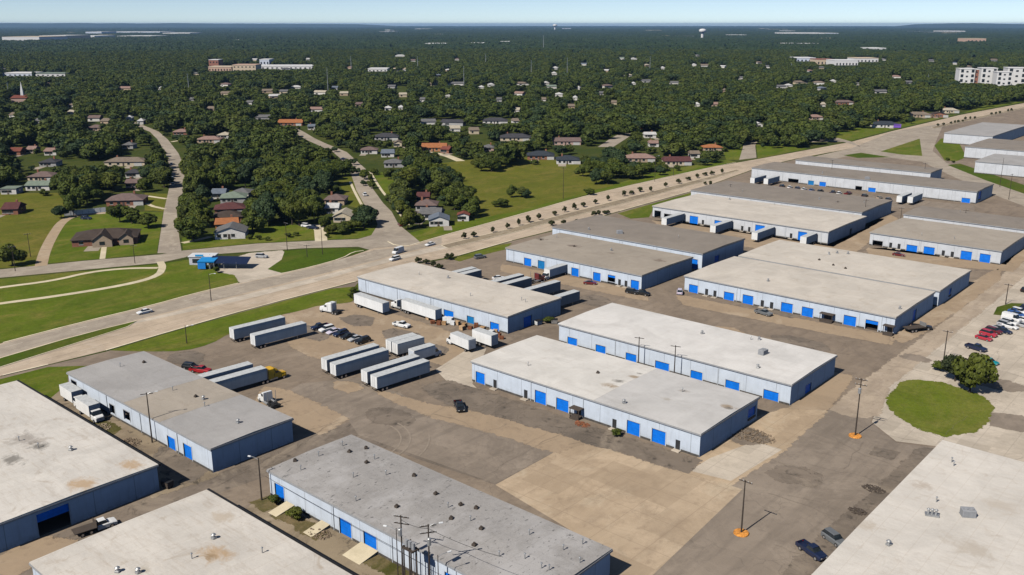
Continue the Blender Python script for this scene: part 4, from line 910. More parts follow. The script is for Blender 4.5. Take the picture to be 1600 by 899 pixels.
def car(style, col, px, py, deg, label, group=None):
    nm = {'sedan': 'parked_car', 'suv': 'sport_utility_car', 'van': 'cargo_van', 'pickup': 'pickup_truck'}[style]
    return spawn(car_parts(style, col), nm, label, {'pickup': 'pickup truck', 'van': 'van'}.get(style, 'car'), gp(px, py), deg, group)
GT = 'semi trailers parked in the yard'
def back(px, py, deg, d):
    return pj(gp(px, py) - Vector((math.cos(R(deg)), math.sin(R(deg)), 0)) * d)
BK9, BK10 = back(397, 593, 85, 16.1), back(418, 600, 85, 16.1)
# trailers standing side by side in the open yard: nearer rear corner on the ground (right hand one), heading
def trailer(L, px, py, deg, label, corner='r', side='box_side', coupled=False, end='box_white', group=GT):
    p = gp(px, py); d = Vector((math.cos(R(deg)), math.sin(R(deg)), 0)); n = Vector((d.y, -d.x, 0))
    c = p + d * (L / 2) + n * {'r': -1.29, 'l': 1.29, 'm': 0}[corner]
    return spawn(trailer_parts(L, side, coupled, end), 'semi_trailer', label, 'trailer', c, deg, group)
trailer(16, 367, 537, 85, 'grey sided trailer beside the grass strip, leftmost in the yard')
trailer(16, 400, 547.5, 85, 'grey sided trailer just right of the one beside the grass strip')
trailer(16.1, 512, 587, 85, 'left trailer of the upper pair behind the parked cars')
trailer(16.1, 526, 595, 85, 'right trailer of the upper pair, long shaded grey side showing')
trailer(16.1, 575, 606.5, 85, 'left trailer of the lower pair nearest the dark rough asphalt')
trailer(16.1, 590, 615, 85, 'right trailer of the lower pair, nearest the black pickup truck')
trailer(16.1, *BK9, 85, 'trailer behind the grey patchwork roof, beside the one on the yellow tractor')
trailer(16.1, *BK10, 85, 'trailer coupled to the yellow tractor', coupled=True)
trailer(8.6, 612, 557, 82, 'short trailer with white end behind the upper trailer pair', side='box_side')
trailer(8.6, 622, 561, 82, 'second short trailer close beside the white ended short one')
def along(px, py, deg, d, off=0):
    p = gp(px, py); a = R(deg); return p + Vector((math.cos(a), math.sin(a), 0)) * d + Vector((-math.sin(a), math.cos(a), 0)) * off
spawn(tractor_parts('yellow'), 'semi_tractor', 'bright yellow semi tractor pulling a grey trailer', 'truck', along(*BK10, 85, 18.2, 1.29), 85)
spawn(tractor_parts('white'), 'semi_tractor', 'white bobtail semi tractor near the grass strip and the parked cars', 'truck', gp(516, 489), -170)
spawn(tractor_parts('white', False), 'semi_tractor', 'white day cab tractor with long black chassis on the tan gravel', 'truck', gp(420, 632), 172)
spawn(boxtruck_parts('white', 7), 'box_truck', 'white box truck behind the lower trailer pair', 'truck', along(657, 566, 84, 4, .8), 84)
# along the cluttered warehouse front
trailer(14.6, 553.7, 479, -4, 'white trailer against the cluttered warehouse wall, nearest the boulevard', 'r', 'box_white')
trailer(15.5, 628, 488.5, -3, 'longer white trailer against the cluttered warehouse wall with a white cab', 'r', 'box_white', coupled=True)
spawn(tractor_parts('white', False), 'semi_tractor', 'small white cab hidden behind the longer white trailer', 'truck', along(628, 487, -3, -2.3, 1.2), 177)
spawn(boxtruck_parts('white', 8.2), 'box_truck', 'white box truck parked among the pallets by the shaded corner', 'truck', gp(712, 540), 171)
trailer(7.6, 738, 537, -4, 'short white trailer standing behind the box truck by the pallets', 'r', 'box_white')
# yard between two warehouses
GB = 'trailers in the yard before the grey brown warehouse'
for px, py, lab, kind in ((745, 431, 'left grey trailer of the pair nearest the boulevard behind the cream roof', 0), (753, 434.5, 'right grey trailer of the pair nearest the boulevard behind the cream roof', 0), (819, 442, 'left grey trailer of the middle pair behind the cream roof', 0),
                          (831, 447, 'right grey trailer of the middle pair behind the cream roof', 0), (857, 447, 'empty dark flatbed trailer behind the cream roof', 1), (876, 453, 'grey trailer right of the dark flatbed behind the cream roof', 0), (906, 469, 'grey trailer casting a long shadow at the shaded warehouse corner', 0)):
    p = gp(px, py + 5.5) - Vector((math.cos(R(86)), math.sin(R(86)), 0)) * 8 + Vector((-1.29, 0, 0))
    spawn(flatbed_parts(14.6) if kind else trailer_parts(16, 'box_grey', False, 'box_grey'), 'flatbed_trailer' if kind else 'semi_trailer', lab, 'trailer', p, 86, GB)
spawn(tractor_parts('darkred', False), 'semi_tractor', 'dark red tractor parked at the end of the grey trailers', 'truck', gp(838, 441), 80)
spawn(boxtruck_parts('white', 10.5), 'box_truck', 'white truck backed into the open dock of the grey brown warehouse', 'truck', gp(855, 436) + Vector((.4, 0, 0)), -91)
# trailers at the docks, noses out
for px, py, lab in ((1037, 356, 'leftmost white trailer backed to the cream roofed warehouse dock'), (1113, 368, 'second white trailer from the left at the cream roofed warehouse dock'), (1178, 379.5, 'third white trailer at the cream roofed warehouse dock'), (1254, 386.5, 'rightmost white trailer backed to the cream roofed warehouse dock')):
    p = gp(px, py); L = 353.2 - p.y
    L = max(9, min(16, L)); spawn(trailer_parts(round(L, 1), 'box_side'), 'semi_trailer', lab, 'trailer', (p.x, p.y + L / 2 + .1, .06), -90, 'trailers at the loading docks')
for px, py, lab in ((1175, 290, 'white nosed trailer at the left end of the tan roofed warehouse'), (1196, 291.5, 'second white nosed trailer at the left end of the tan roofed warehouse'), (1404, 320, 'left of two trailers docked beside the tan roofed warehouse'), (1421, 321, 'right of two trailers docked beside the tan roofed warehouse')):
    p = gp(px, py); spawn(trailer_parts(14, 'box_side'), 'semi_trailer', lab, 'trailer', (p.x, p.y + 7.05, .06), -90, 'trailers at the loading docks')
# cars and pickups
for i_, (st, c, lab) in enumerate((('pickup', 'navy', 'dark navy pickup at the left end of the car row behind the trailers'), ('suv', 'white', 'white car second in the row behind the trailers'), ('sedan', 'purplewhite', 'pale lilac car third in the row behind the trailers'), ('suv', 'navy', 'navy car in the middle of the row behind the trailers'),
                                   ('sedan', 'black', 'black car right of the navy one in the row behind the trailers'), ('sedan', 'silver', 'silver grey car second from the right in the row behind the trailers'), ('suv', 'black', 'black car at the right end of the row behind the trailers'))):
    a_, b_ = gp(500, 514), gp(567, 536); q_ = a_.lerp(b_, i_ / 6); u_, v_ = pj(q_); car(st, c, u_, v_, 262 + (i_ * 37) % 7, lab, 'cars parked in a row behind the trailers')
car('pickup', 'white', 628, 511, 10, 'white pickup standing alone before the cluttered warehouse')
car('pickup', 'black', 718, 639, -36, 'black pickup truck alone on the open asphalt')
car('pickup', 'red', 314, 582, 25, 'bright red pickup behind the grey patchwork roof')
car('suv', 'black', 299, 577, 25, 'black car beside the bright red pickup')
spawn(boxtruck_parts('white', 6.8), 'box_truck', 'rear white box truck in the alley beside the grey patchwork warehouse', 'truck', gp(121, 633), -2)
spawn(boxtruck_parts('white', 7.2), 'box_truck', 'front white box truck with dark windscreen in the alley', 'truck', gp(148, 655), -2)
spawn(stakebed_parts('white'), 'flatbed_pickup', 'white pickup with brown flat deck beside the open dark doorway', 'pickup truck', gp(157, 826.5), 82)
car('pickup', 'navy', 1268, 866, -22, 'dark blue pickup beside the huge white roof in the corner')
car('suv', 'grey', 1303, 847, -25, 'grey car with pale windscreen next to the dark blue pickup')
car('sedan', 'darkred', 922, 444.5, 30, 'dark red car before the grey brown warehouse doors')
car('suv', 'black', 988, 459, 5, 'black car left of the pair at the grey brown warehouse corner')
car('pickup', 'black', 1003, 461, 5, 'black pickup right of the pair at the grey brown warehouse corner')
car('sedan', 'white', 779, 437, 60, 'small white car among the grey trailers')
car('suv', 'grey', 750, 404, 75, 'dark car on the grass edge beside the boulevard')
car('suv', 'purplewhite', 1062, 459, 120, 'pale lilac car at the left corner of the seven-door warehouse')
car('pickup', 'grey', 1193, 492, -8, 'dark grey pickup parked close to the seven-door warehouse wall')
car('sedan', 'darkred', 1404, 400, 10, 'dark red car before the four-door warehouse')
car('pickup', 'black', 1440, 514, 20, 'black pickup at the shaded right end of the seven-door warehouse')
spawn(flatbed_parts(6), 'flatbed_trailer', 'small empty dark trailer at the shaded end of the seven-door warehouse', 'trailer', gp(1428, 518), 60)
GP = 'cars parked in the pale lot at the right edge'
for st, c, px, py, lab in (('sedan', 'teal', 1546, 568, 'teal car nearest the round grass island'), ('pickup', 'navy', 1525, 547, 'long dark navy pickup between the teal and the red cars'), ('sedan', 'crimson', 1537, 531, 'bright red car nearest the dark navy pickup'),
                           ('suv', 'crimson', 1544, 525, 'second bright red car in the lot'), ('suv', 'darkred', 1552, 520.5, 'dark red car third of the red group'), ('sedan', 'silver', 1563, 516, 'silver car between the red group and the white cars'), ('sedan', 'white', 1578, 513, 'white car nearest the red group'),
                           ('suv', 'white', 1577, 507, 'second white car in the lot row'), ('van', 'white', 1580, 502, 'white van in the middle of the white cars'), ('sedan', 'white', 1583, 497, 'white car just behind the white van'), ('sedan', 'blue', 1590, 494, 'blue car near the small grass island'), ('suv', 'white', 1592, 490, 'white car farthest back by the small grass island'), ('sedan', 'silver', 1601, 512, 'silver car cut by the right edge in the lot row'), ('sedan', 'white', 1600, 503, 'white car at the right edge beside the white van'), ('sedan', 'blue', 1587, 490, 'bright blue car between the white cars far back in the lot row'), ('suv', 'silver', 1571, 510.5, 'silver car wedged between the first and second white cars'), ('sedan', 'navy', 1568, 520, 'dark blue car in front of the silver car in the lot row'), ('suv', 'navy', 1606, 486, 'dark blue car cut by the right edge near the small grass island')):
    car(st, c, px, py, -14, lab, GP)
car('suv', 'black', 1604, 456, 70, 'black car cut by the right edge beyond the small grass island')
GW = 'cars parked before the tan roofed warehouse'
for st, c, px, py, lab in (('suv', 'black', 1222, 293, 'black car nearest the docked white trailers'), ('sedan', 'white', 1234, 294.5, 'white car under the dark window of the tan roofed warehouse'), ('suv', 'navy', 1246, 296.5, 'navy car right of the dark window'), ('sedan', 'white', 1256, 297.5, 'white car before the teal door'),
                           ('sedan', 'blue', 1268, 299, 'pale blue car between the teal and the blue door'), ('suv', 'black', 1282, 301, 'black car before the first bright blue door'), ('pickup', 'navy', 1301, 303, 'navy pickup right of the first bright blue door'), ('suv', 'white', 1311, 304.5, 'white car beside the navy pickup'),
                           ('pickup', 'darkred', 1325, 304.5, 'dark red pickup left of the black open doorway'), ('suv', 'black', 1351, 308, 'black car between the open doorway and the next blue door'), ('sedan', 'tan', 1374, 311, 'tan car right of the second bright blue door'), ('suv', 'navy', 1388, 314, 'navy car next to the docked trailers on the right')):
    car(st, c, px, py, 88 + rnd.uniform(-6, 6), lab, GW)
# traffic
car('sedan', 'white', 226, 490, -94, 'white car driving along the open left stretch of the boulevard')
car('van', 'white', 622, 396, -80, 'white van crossing the junction of the boulevard')
car('suv', 'white', 617, 407, -88, 'white car waiting in front of the van at the junction')
car('sedan', 'white', 672, 384, -92, 'white car leaving the junction along the boulevard')
car('suv', 'darkred', 626, 353, 150, 'dark red car at the mouth of the middle street')
car('pickup', 'grey', 567, 277, 150, 'grey pickup parked far up the middle street')
car('suv', 'white', 570, 306, 150, 'white car with dark windscreen on the middle street')
for i, (py, c, lab) in enumerate(((258, 'white', 'white car farthest up the winding street kerb'), (267, 'navy', 'dark blue car on the winding street kerb'), (280, 'silver', 'silver car on the winding street kerb'), (290, 'white', 'white car nearest the bend of the winding street'))):
    car('sedan', c, 268 + i * .8, py, 148, lab, 'cars parked along the winding street')
car('suv', 'white', 479, 355, 20, 'white car in the bushy driveway by the frontage road')
car('pickup', 'navy', 489, 358, 20, 'dark blue pickup in the bushy driveway by the frontage road')
car('suv', 'silver', 409, 403, 30, 'silver car in the small corner lot by the frontage road')
car('suv', 'navy', 135, 343, 35, 'dark car behind the large dark hipped house')
for st, c, px, py, lab in (('suv', 'white', 216, 203, 'white car at the top of the winding street'), ('sedan', 'black', 222, 209, 'black car near the top of the winding street'), ('sedan', 'navy', 537, 250, 'dark car where the middle street bends'), ('van', 'white', 994, 214, 'white van on the back street'), ('suv', 'white', 1013, 211, 'white car on the back street verge'), ('suv', 'darkred', 1002, 202, 'dark red car on the back street')):
    car(st, c, px, py, 60, lab)

# ------------------------------------------------------------------ poles, clutter, small yard things
def utility_pole(label, base, h, deg=0, arms=1, lamp=False, base_ring=False, transformer=False, r=.16, group='utility poles'):
    t = thing('utility_pole', label, 'pole', base, R(deg), group)
    link('post', MB().tube((0, 0, 0), (0, 0, h), r, r * .62, 10).mesh('post', 'pole'), t)
    for k in range(arms):
        z = h - .45 - k * 1.15
        a = link('crossarm', MB().box(-1.25, 1.25, r, r + .12, z, z + .14).mesh('crossarm', 'pole'), t)
        m = MB()
        for x in (-1.1, -.45, .45, 1.1): m.tube((x, r + .06, z + .141), (x, r + .06, z + .32), .05, .035, 6)
        link('insulator', m.mesh('insulator', 'plasticw'), a)
    if transformer:
        link('transformer', MB().tube((0, -r - .34, h - 3.2), (0, -r - .34, h - 2.1), .32, .32, 12).tube((0, -r - .34, h - 2.1), (0, -r - .34, h - 1.98), .34, .2, 12).mesh('transformer', 'steel'), t)
    if lamp:
        a = link('lamp_arm', MB().path([(0, 0, h - .4), (.8, 0, h - .05), (1.7, 0, h)], .045).mesh('lamp_arm', 'steel'), t)
        link('lamp_head', MB().rbox(1.6, 2.25, -.14, .14, h - .08, h + .08, .04).mesh('lamp_head', 'plasticw'), a)
    if base_ring:
        m = MB(); n = 18
        ring = lambda r_, z: [(r_ * math.cos(2 * PI * k / n), r_ * math.sin(2 * PI * k / n), z) for k in range(n)]
        m.loft([ring(1.35, .0), ring(1.3, .22), ring(1.1, .26)])
        link('base_collar', m.mesh('base_collar', 'orange'), t)
    return t
def pole_px(label, px, py, top, deg=0, **kw):
    b = gp(px, py); lo, hi = 1.0, 40.0
    for _ in range(30):
        md = (lo + hi) / 2
        if pj(b + Vector((0, 0, md)))[1] > top: lo = md
        else: hi = md
    return utility_pole(label, (b.x, b.y, .06), lo, deg, **kw)
pole_px('tall bare pole with orange painted base in the grey service road', 1158, 834, 751, 0, base_ring=True, arms=1)
pole_px('taller pole with two crossarms and orange base near the round grass island', 1336, 682, 592, 10, base_ring=True, arms=2, transformer=True)
pole_px('slim pole standing behind the big tree on the island', 1474, 566, 517, 0, arms=1)
pole_px('slim pole by the small grass island at the right edge', 1571, 476, 444, 0, arms=1)
pole_px('pole with crossarm and street lamp before the grey patchwork warehouse', 238, 692, 614, 60, arms=1, lamp=True)
pole_px('lone lamp pole at the left corner of the spotted grey roof', 409, 782, 716, 200, arms=0, lamp=True)
pole_px('left pole with crossarm behind the two-tone white roof', 997, 575, 527, 20, arms=1)
pole_px('right pole with crossarm behind the two-tone white roof', 1053, 592, 540, 20, arms=1)
for px, py, tp, lab in ((330, 470, 428, 'slim pale lamp post on the boulevard kerb by the corner lot'), (292, 537, 509, 'short white lamp post on the grass strip'), (504, 398, 354, 'dark pole at the corner of the junction lawn'), (449, 392, 348, 'dark pole by the corner car park'), (480, 402, 383, 'short pole on the junction lawn'),
                        (211, 412, 383, 'pole at the frontage road opposite the winding street'), (24, 424, 385, 'pole beside the round tree at the left edge'), (48, 402, 365, 'pole in the dry field at the left edge'), (329, 412, 398, 'short pole behind the blue canopy'), (880, 312, 262, 'tall thin pole in the meadow'), (1023, 284, 244, 'pale steel lamp pole before the boulevard tree belt'),
                        (1052, 275, 256, 'lower pale pole in the boulevard tree belt'), (738, 320, 300, 'pale pole at the meadow edge'), (1562, 292, 247, 'crossarm pole by the pale roofs at the right'), (1576, 312, 272, 'slim pole near the right edge roofs'), (1140, 312, 288, 'thick vent pole between the two dock roofs'), (1307, 338, 314, 'pole between the two dock roofs, right of the thick one'),
                        (1350, 345, 312, 'slim pole at the shaded corner of the dock roofs'), (1407, 345, 325, 'pole at the left corner of the four-door warehouse'), (1506, 354, 328, 'pole behind the four-door warehouse roof'), (1298, 282, 250, 'slim pole behind the tan roofed warehouse'), (1443, 282, 255, 'slim pole at the end of the narrow brown roof')):
    pole_px(lab, px, py, tp, rnd.uniform(0, 90), arms=0 if 'lamp' in lab or 'pale' in lab else 1, lamp='lamp' in lab, r=.14)
# the pole cluster before the long grey warehouse (its foot is below the frame)
YP = 83.6
def cluster(px, top, lab, **kw):
    x, z = wp(px, top, YP); return utility_pole(lab, (x, YP, .06), z, **kw)
cluster(626, 806, 'tallest pole of the cluster before the spotted grey roof', deg=25, arms=2, transformer=True)
cluster(669, 820, 'crossarm pole with transformer right of the pole cluster', deg=55, arms=2, transformer=True, lamp=True)
cluster(684, 868, 'lamp post with long arm at the right of the pole cluster', deg=70, arms=0, lamp=True, r=.1)
cluster(619, 826, 'white topped lamp post at the left of the pole cluster', deg=200, arms=0, lamp=True, r=.1)
x0_, z0_ = wp(632, 853, YP - .6)
t = thing('transformer_rack', 'dark rack of four posts and platform in the pole cluster', 'pole rack', (x0_, YP - .6, .06))
for k in range(4):
    link('post', MB().tube((k * .62 - .2, (k % 2) * .9, 0), (k * .62 - .2, (k % 2) * .9, z0_ + (.8 if k == 1 else 0)), .13, .11, 8).mesh('post', 'pole'), t)
link('platform', MB().box(-.5, 2.0, -.25, 1.2, z0_ - .5, z0_ - .3).mesh('platform', 'pole'), t)
for k in range(3): link('transformer', MB().tube((k * .75, .45, z0_ - .3), (k * .75, .45, z0_ + .8), .3, .3, 12).mesh('transformer', 'trim'), t)
for px, tp, lab in ((646, 855, 'thin left conduit post beside the transformer rack'), (651, 862, 'thin right conduit post beside the transformer rack')):
    cluster(px, tp, lab, arms=0, r=.07)
def cable(lab, pts, sag):
    P = []
    for a, b in zip(pts, pts[1:]):
        for k in range(9):
            u = k / 8; q = Vector(a).lerp(Vector(b), u); q.z -= sag * 4 * u * (1 - u); P.append(q)
    o = link('overhead_cable', MB().path(P, .035, 5).mesh('overhead_cable', 'wire')); tag(o, lab, 'cable', 'overhead cables')
xa, za = wp(410, 742, YP); xb, zb = wp(620, 858, YP)
cable('black cable strung along the front of the spotted grey warehouse', [(xa + 1, YP, za), (xb, YP, zb), (xb + 6, YP, zb - .2)], .15)
xc, zc = wp(626, 812, YP); xd, zd = wp(669, 826, YP)
cable('black cable between the tallest pole and the crossarm pole', [(xc, YP, zc), (xd, YP, zd), (xd + 14, YP + 1, zd + .5)], .4)
# pallets, crates and scrap before the cluttered warehouse
def pallet_stack(px, py, n, deg, lab, mat='wood'):
    b = gp(px, py); t = thing('pallet_stack', lab, 'pallets', (b.x, b.y, .06), R(deg), 'pallet stacks by the cluttered warehouse')
    r2 = random.Random(int(px * 7 + py)); z = 0
    for i in range(n):
        m = MB()
        for s in (-.5, 0, .5): m.box(-.6, .6, s - .05, s + .05, 0, .1)
        for k in range(5): m.box(-.6 + k * .26, -.44 + k * .26, -.55, .55, .102, .13)
        o = link('pallet', m.mesh('pallet', mat), t, (r2.uniform(-.06, .06), r2.uniform(-.06, .06), z), r2.uniform(-.08, .08)); z += .135
    return t
def crate(px, py, s, deg, lab, mat='card', tilt=0):
    b = gp(px, py); m = MB(); m.box(-s / 2, s / 2, -s * .4, s * .4, .12, s * .9); m.box(-s / 2 + .05, s / 2 - .05, -s * .36, s * .36, 0, .118)
    for k in (-1, 1): m.box(-s / 2 - .03, -s / 2 + .08, k * s * .4 - .04, k * s * .4 + .04, .1, s * .93); m.box(s / 2 - .08, s / 2 + .03, k * s * .4 - .04, k * s * .4 + .04, .1, s * .93)
    o = link('crate', m.mesh('crate', mat), None, (b.x, b.y, .06), R(deg)); tag(o, lab, 'crate', 'crates by the cluttered warehouse'); return o
pallet_stack(681, 503, 14, 10, 'tall tan pallet stack left of the first blue door')
pallet_stack(686, 508, 9, 30, 'rusty pallet stack in front of the tall tan one', 'wood_red')
pallet_stack(676, 506, 7, 60, 'low rusty pallet stack at the left of the clutter', 'wood_red')
pallet_stack(726, 512, 10, 0, 'tan pallet stack between the teal and the blue door')
pallet_stack(735, 515, 7, 20, 'rusty pallet stack right below the teal door', 'wood_red')
pallet_stack(744, 513, 11, 45, 'rusty pallet stack right of the teal door', 'wood_red')
pallet_stack(779, 527, 8, 15, 'rusty pallet stack at the shaded corner', 'wood_red')
pallet_stack(784, 530, 6, 35, 'low rusty pallet stack outermost at the shaded corner', 'wood_red')
for px, py, s, mt, lab in ((697, 503, 1.6, 'plasticw', 'white wrapped load left of the white scrap'), (703, 505, 1.9, 'plasticw', 'largest white wrapped load before the first blue door'), (708, 508, 1.3, 'plasticw', 'low white wrapped load right of the largest one'), (694, 508, 1.2, 'wood', 'tan crate before the white wrapped loads'), (715, 508, 1.3, 'card', 'cardboard crate left of the teal door'),
                            (722, 516, 1.4, 'card', 'cardboard crate before the teal door'), (754, 518, 1.5, 'wood', 'tan crate left of the last blue door'), (768, 523, 1.4, 'plasticw', 'white wrapped load before the last blue door'), (774, 521, 1.2, 'card', 'cardboard crate right of the last blue door'), (669, 500, 1.1, 'card', 'cardboard crate behind the longer white trailer')):
    crate(px, py, s, rnd.uniform(0, 80), lab, mt)
# dumpster-like bins and rubble by the shaded alley of the left warehouse
def bin_(px, py, deg, lab, mat):
    b = gp(px, py); t = thing('waste_container', lab, 'waste container', (b.x, b.y, .06), R(deg), 'waste containers')
    m = MB(); m.loft([[(-.85, -.6, .12), (.85, -.6, .12), (.85, .6, .12), (-.85, .6, .12)], [(-1.0, -.75, 1.2), (1.0, -.75, 1.2), (1.0, .75, 1.35), (-1.0, .75, 1.35)]]); link('bin_body', m.mesh('bin_body', mat), t)
    for s in (-1, 1): link('lid', MB().box(min(s * .02, s * 1.02), max(s * .02, s * 1.02), -.78, .78, 1.36, 1.42).mesh('lid', 'black'), t)
    for x in (-.7, .7): link('wheel', MB().tube((x, -.5, .08), (x, .5, .08), .08, .08, 8).mesh('wheel', 'tyre'), t)
bin_(262, 762, 10, 'dark waste container at the shaded corner of the left warehouse', 'brown')
bin_(841, 508, 80, 'pale waste container at the shaded end of the cluttered warehouse', 'plasticw')
bin_(866, 506, 40, 'grey waste container near the grassy corner of the shaded end', 'steel')
# scrap and rubble heaps
M['rubble'] = plain('mixed_rubble', (.2, .15, .105), .95, var=.6, scale=2)
def heap(px, py, r_, h, mat, lab):
    b = gp(px, py); r3 = random.Random(int(px)); m = MB()
    for i in range(int(150 * r_)):
        a = r3.uniform(0, 2 * PI); d = r_ * math.sqrt(r3.random()); s = r3.uniform(.05, .17) * (1 if r3.random() < .93 else 2.2)
        c = Vector((math.cos(a) * d * 1.5, math.sin(a) * d, max(0, h * .5 * (1 - d / r_)) * r3.uniform(.1, 1)))
        m.ball(c + Vector((0, 0, s * .4)), s, s * r3.uniform(.6, 1), s * r3.uniform(.4, .8), 5, 4)
    o = link('rubble_heap', m.mesh('rubble_heap', mat), None, (b.x, b.y, .06)); tag(o, lab, 'rubble', 'heaps of rubble')
heap(1176, 682, 3.4, .5, 'rubble', 'brown rubble heap at the shaded end of the two-tone roof')
heap(910, 664, 1.3, .4, 'wood_red', 'rusty scrap heap along the two-tone warehouse front')
heap(160, 668, 1.6, .4, 'dirt_dark', 'tan rubble heap in front of the box truck in the alley')
heap(205, 692, 1.8, .4, 'rubble', 'brown scrap heap in the alley by the patchwork warehouse')
heap(500, 835, 1.6, .35, 'rubble', 'tan rubble heap between the concrete ramps')
heap(1365, 765, 1.5, .3, 'brown', 'dark debris along the huge white roofed warehouse')
heap(1340, 800, 1.2, .3, 'brown', 'smaller dark debris along the huge white roofed warehouse')
# car wash with blue canopy on the corner
b = gp(322, 421); t = thing('car_wash', 'small white roofed car wash with bright blue canopy on the corner lot', 'car wash', (b.x, b.y, .04), R(41))
link('wall', MB().box(-8, 1, 6, 11, 0, 3.0).mesh('wall', 'w_wall2'), t)
link('roof', MB().box(-8.3, 1.3, 5.7, 11.3, 3.01, 3.3).mesh('roof', 'white'), t)
link('canopy', MB().loft([[(-2.6, -1, 2.7), (3.4, -1, 2.7), (3.4, 4.6, 3.0), (-2.6, 4.6, 3.0)], [(-2.6, -1.1, 3.1), (3.4, -1.1, 3.1), (3.4, 4.6, 3.4), (-2.6, 4.6, 3.4)]]).mesh('canopy', paint('canopy_blue', (.01, .25, .62), .5)), t)
link('wall', MB().box(-2.6, .2, -.9, -.6, .3, 2.68).mesh('wall', paint('panel_blue', (.01, .2, .6), .5)), t)
for x, y_ in ((-2.4, 4.3), (3.2, 4.3), (3.2, -.7)): link('column', MB().tube((x, y_, 0), (x, y_, 2.75), .12, .12, 8).mesh('column', 'steel'), t)
t2 = thing('open_shed', 'dark navy roofed open shed beside the blue canopy', 'shed', gp(355, 419), R(41))
link('roof', MB().loft([[(-6, -2.5, 2.4), (8, -2.5, 2.0), (8, 3.5, 3.2), (-6, 3.5, 3.6)], [(-6, -2.5, 2.55), (8, -2.5, 2.15), (8, 3.5, 3.35), (-6, 3.5, 3.75)]]).mesh('roof', 'car_navy'), t2)
for x in (-5.5, -.5, 4):
    for y in (-2, 3): link('column', MB().tube((x, y, 0), (x, y, 2.6 if y < 0 else 3.2), .09, .09, 8).mesh('column', 'steel'), t2)
link('side_panel', MB().box(-5.9, -5.7, -2, 3, .2, 2.5).mesh('side_panel', 'steel'), t2)
link('window', MB().box(-6.8, -1, 5.9, 5.995, .8, 2.3).mesh('window', 'glass'), t)
link('sign_board', MB().box(-5.5, -2.5, 5.6, 5.69, 3.32, 4.0).mesh('sign_board', paint('board_blue', (.02, .3, .65), .5)), t)
# white fence of the dark hipped house
a, b = gp(101, 338), gp(166, 331.5); d = b - a; t = thing('white_fence', 'long white panel fence behind the dark hipped house', 'fence', a, math.atan2(d.y, d.x))
n = 7
for i in range(n):
    link('fence_panel', MB().box(i * d.length / n + .1, (i + 1) * d.length / n - .1, -.04, .04, .1, 2.3).mesh('fence_panel', 'white'), t)
    link('post', MB().box(i * d.length / n - .08, i * d.length / n + .08, -.08, .08, 0, 2.45).mesh('post', 'frame'), t)

# ------------------------------------------------------------------ houses
ROOF = dict(brown=(.085, .065, .055), darkgrey=(.07, .07, .08), grey=(.17, .17, .175), blue=(.17, .2, .25), tan=(.24, .195, .155), mauve=(.2, .145, .135), red=(.22, .075, .055), maroon=(.13, .055, .055),
            orange=(.42, .17, .075), pink=(.33, .22, .19), white=(.6, .6, .6), cream=(.5, .45, .36), green=(.22, .27, .22), slate=(.05, .06, .075))
WALL = dict(white=(.62, .61, .58), cream=(.55, .47, .34), brick=(.27, .12, .075), tan=(.4, .31, .22), grey=(.36, .36, .36), orange=(.48, .22, .1), pink=(.45, .32, .27))
for k_, c_ in ROOF.items(): M['r_' + k_] = shingle_mat('shingle_' + k_, c_)
for k_, c_ in WALL.items(): M['h_' + k_] = plain('house_wall_' + k_, c_, .85)
M['garage'] = plain('garage_door', (.5, .5, .48), .6)
CLEAR = []                                                   # survey outlines of what the photograph shows unobstructed
def hip(m, w, d, z, rise, o=.5, gable=0.0):
    x, y = w / 2 + o, d / 2 + o; r = max(.2, (w / 2 + o) - (d / 2 + o) * (1 - gable))
    A, B, C, D = (-x, -y, z), (x, -y, z), (x, y, z), (-x, y, z); E, F = (-r, 0, z + rise), (r, 0, z + rise)
    m.quad(A, B, F, E); m.quad(C, D, E, F); m.poly([B, C, F]); m.poly([D, A, E]); m.quad(A, D, C, B)
    for p, q in ((A, B), (B, C), (C, D), (D, A)): m.quad(p, q, (q[0], q[1], z - .2), (p[0], p[1], z - .2))
def gablef(m, w, d, z, rise, o=.45):
    """roof with its ridge running front to back (gable towards the street)"""
    x, y = w / 2 + o, d / 2 + o
    for s in (-1, 1): m.loft([[(s * x, -y, z), (s * x, y, z), (s * x, y, z + .2), (s * x, -y, z + .2)], [(0, -y, z + rise), (0, y, z + rise), (0, y, z + rise + .2), (0, -y, z + rise + .2)]])
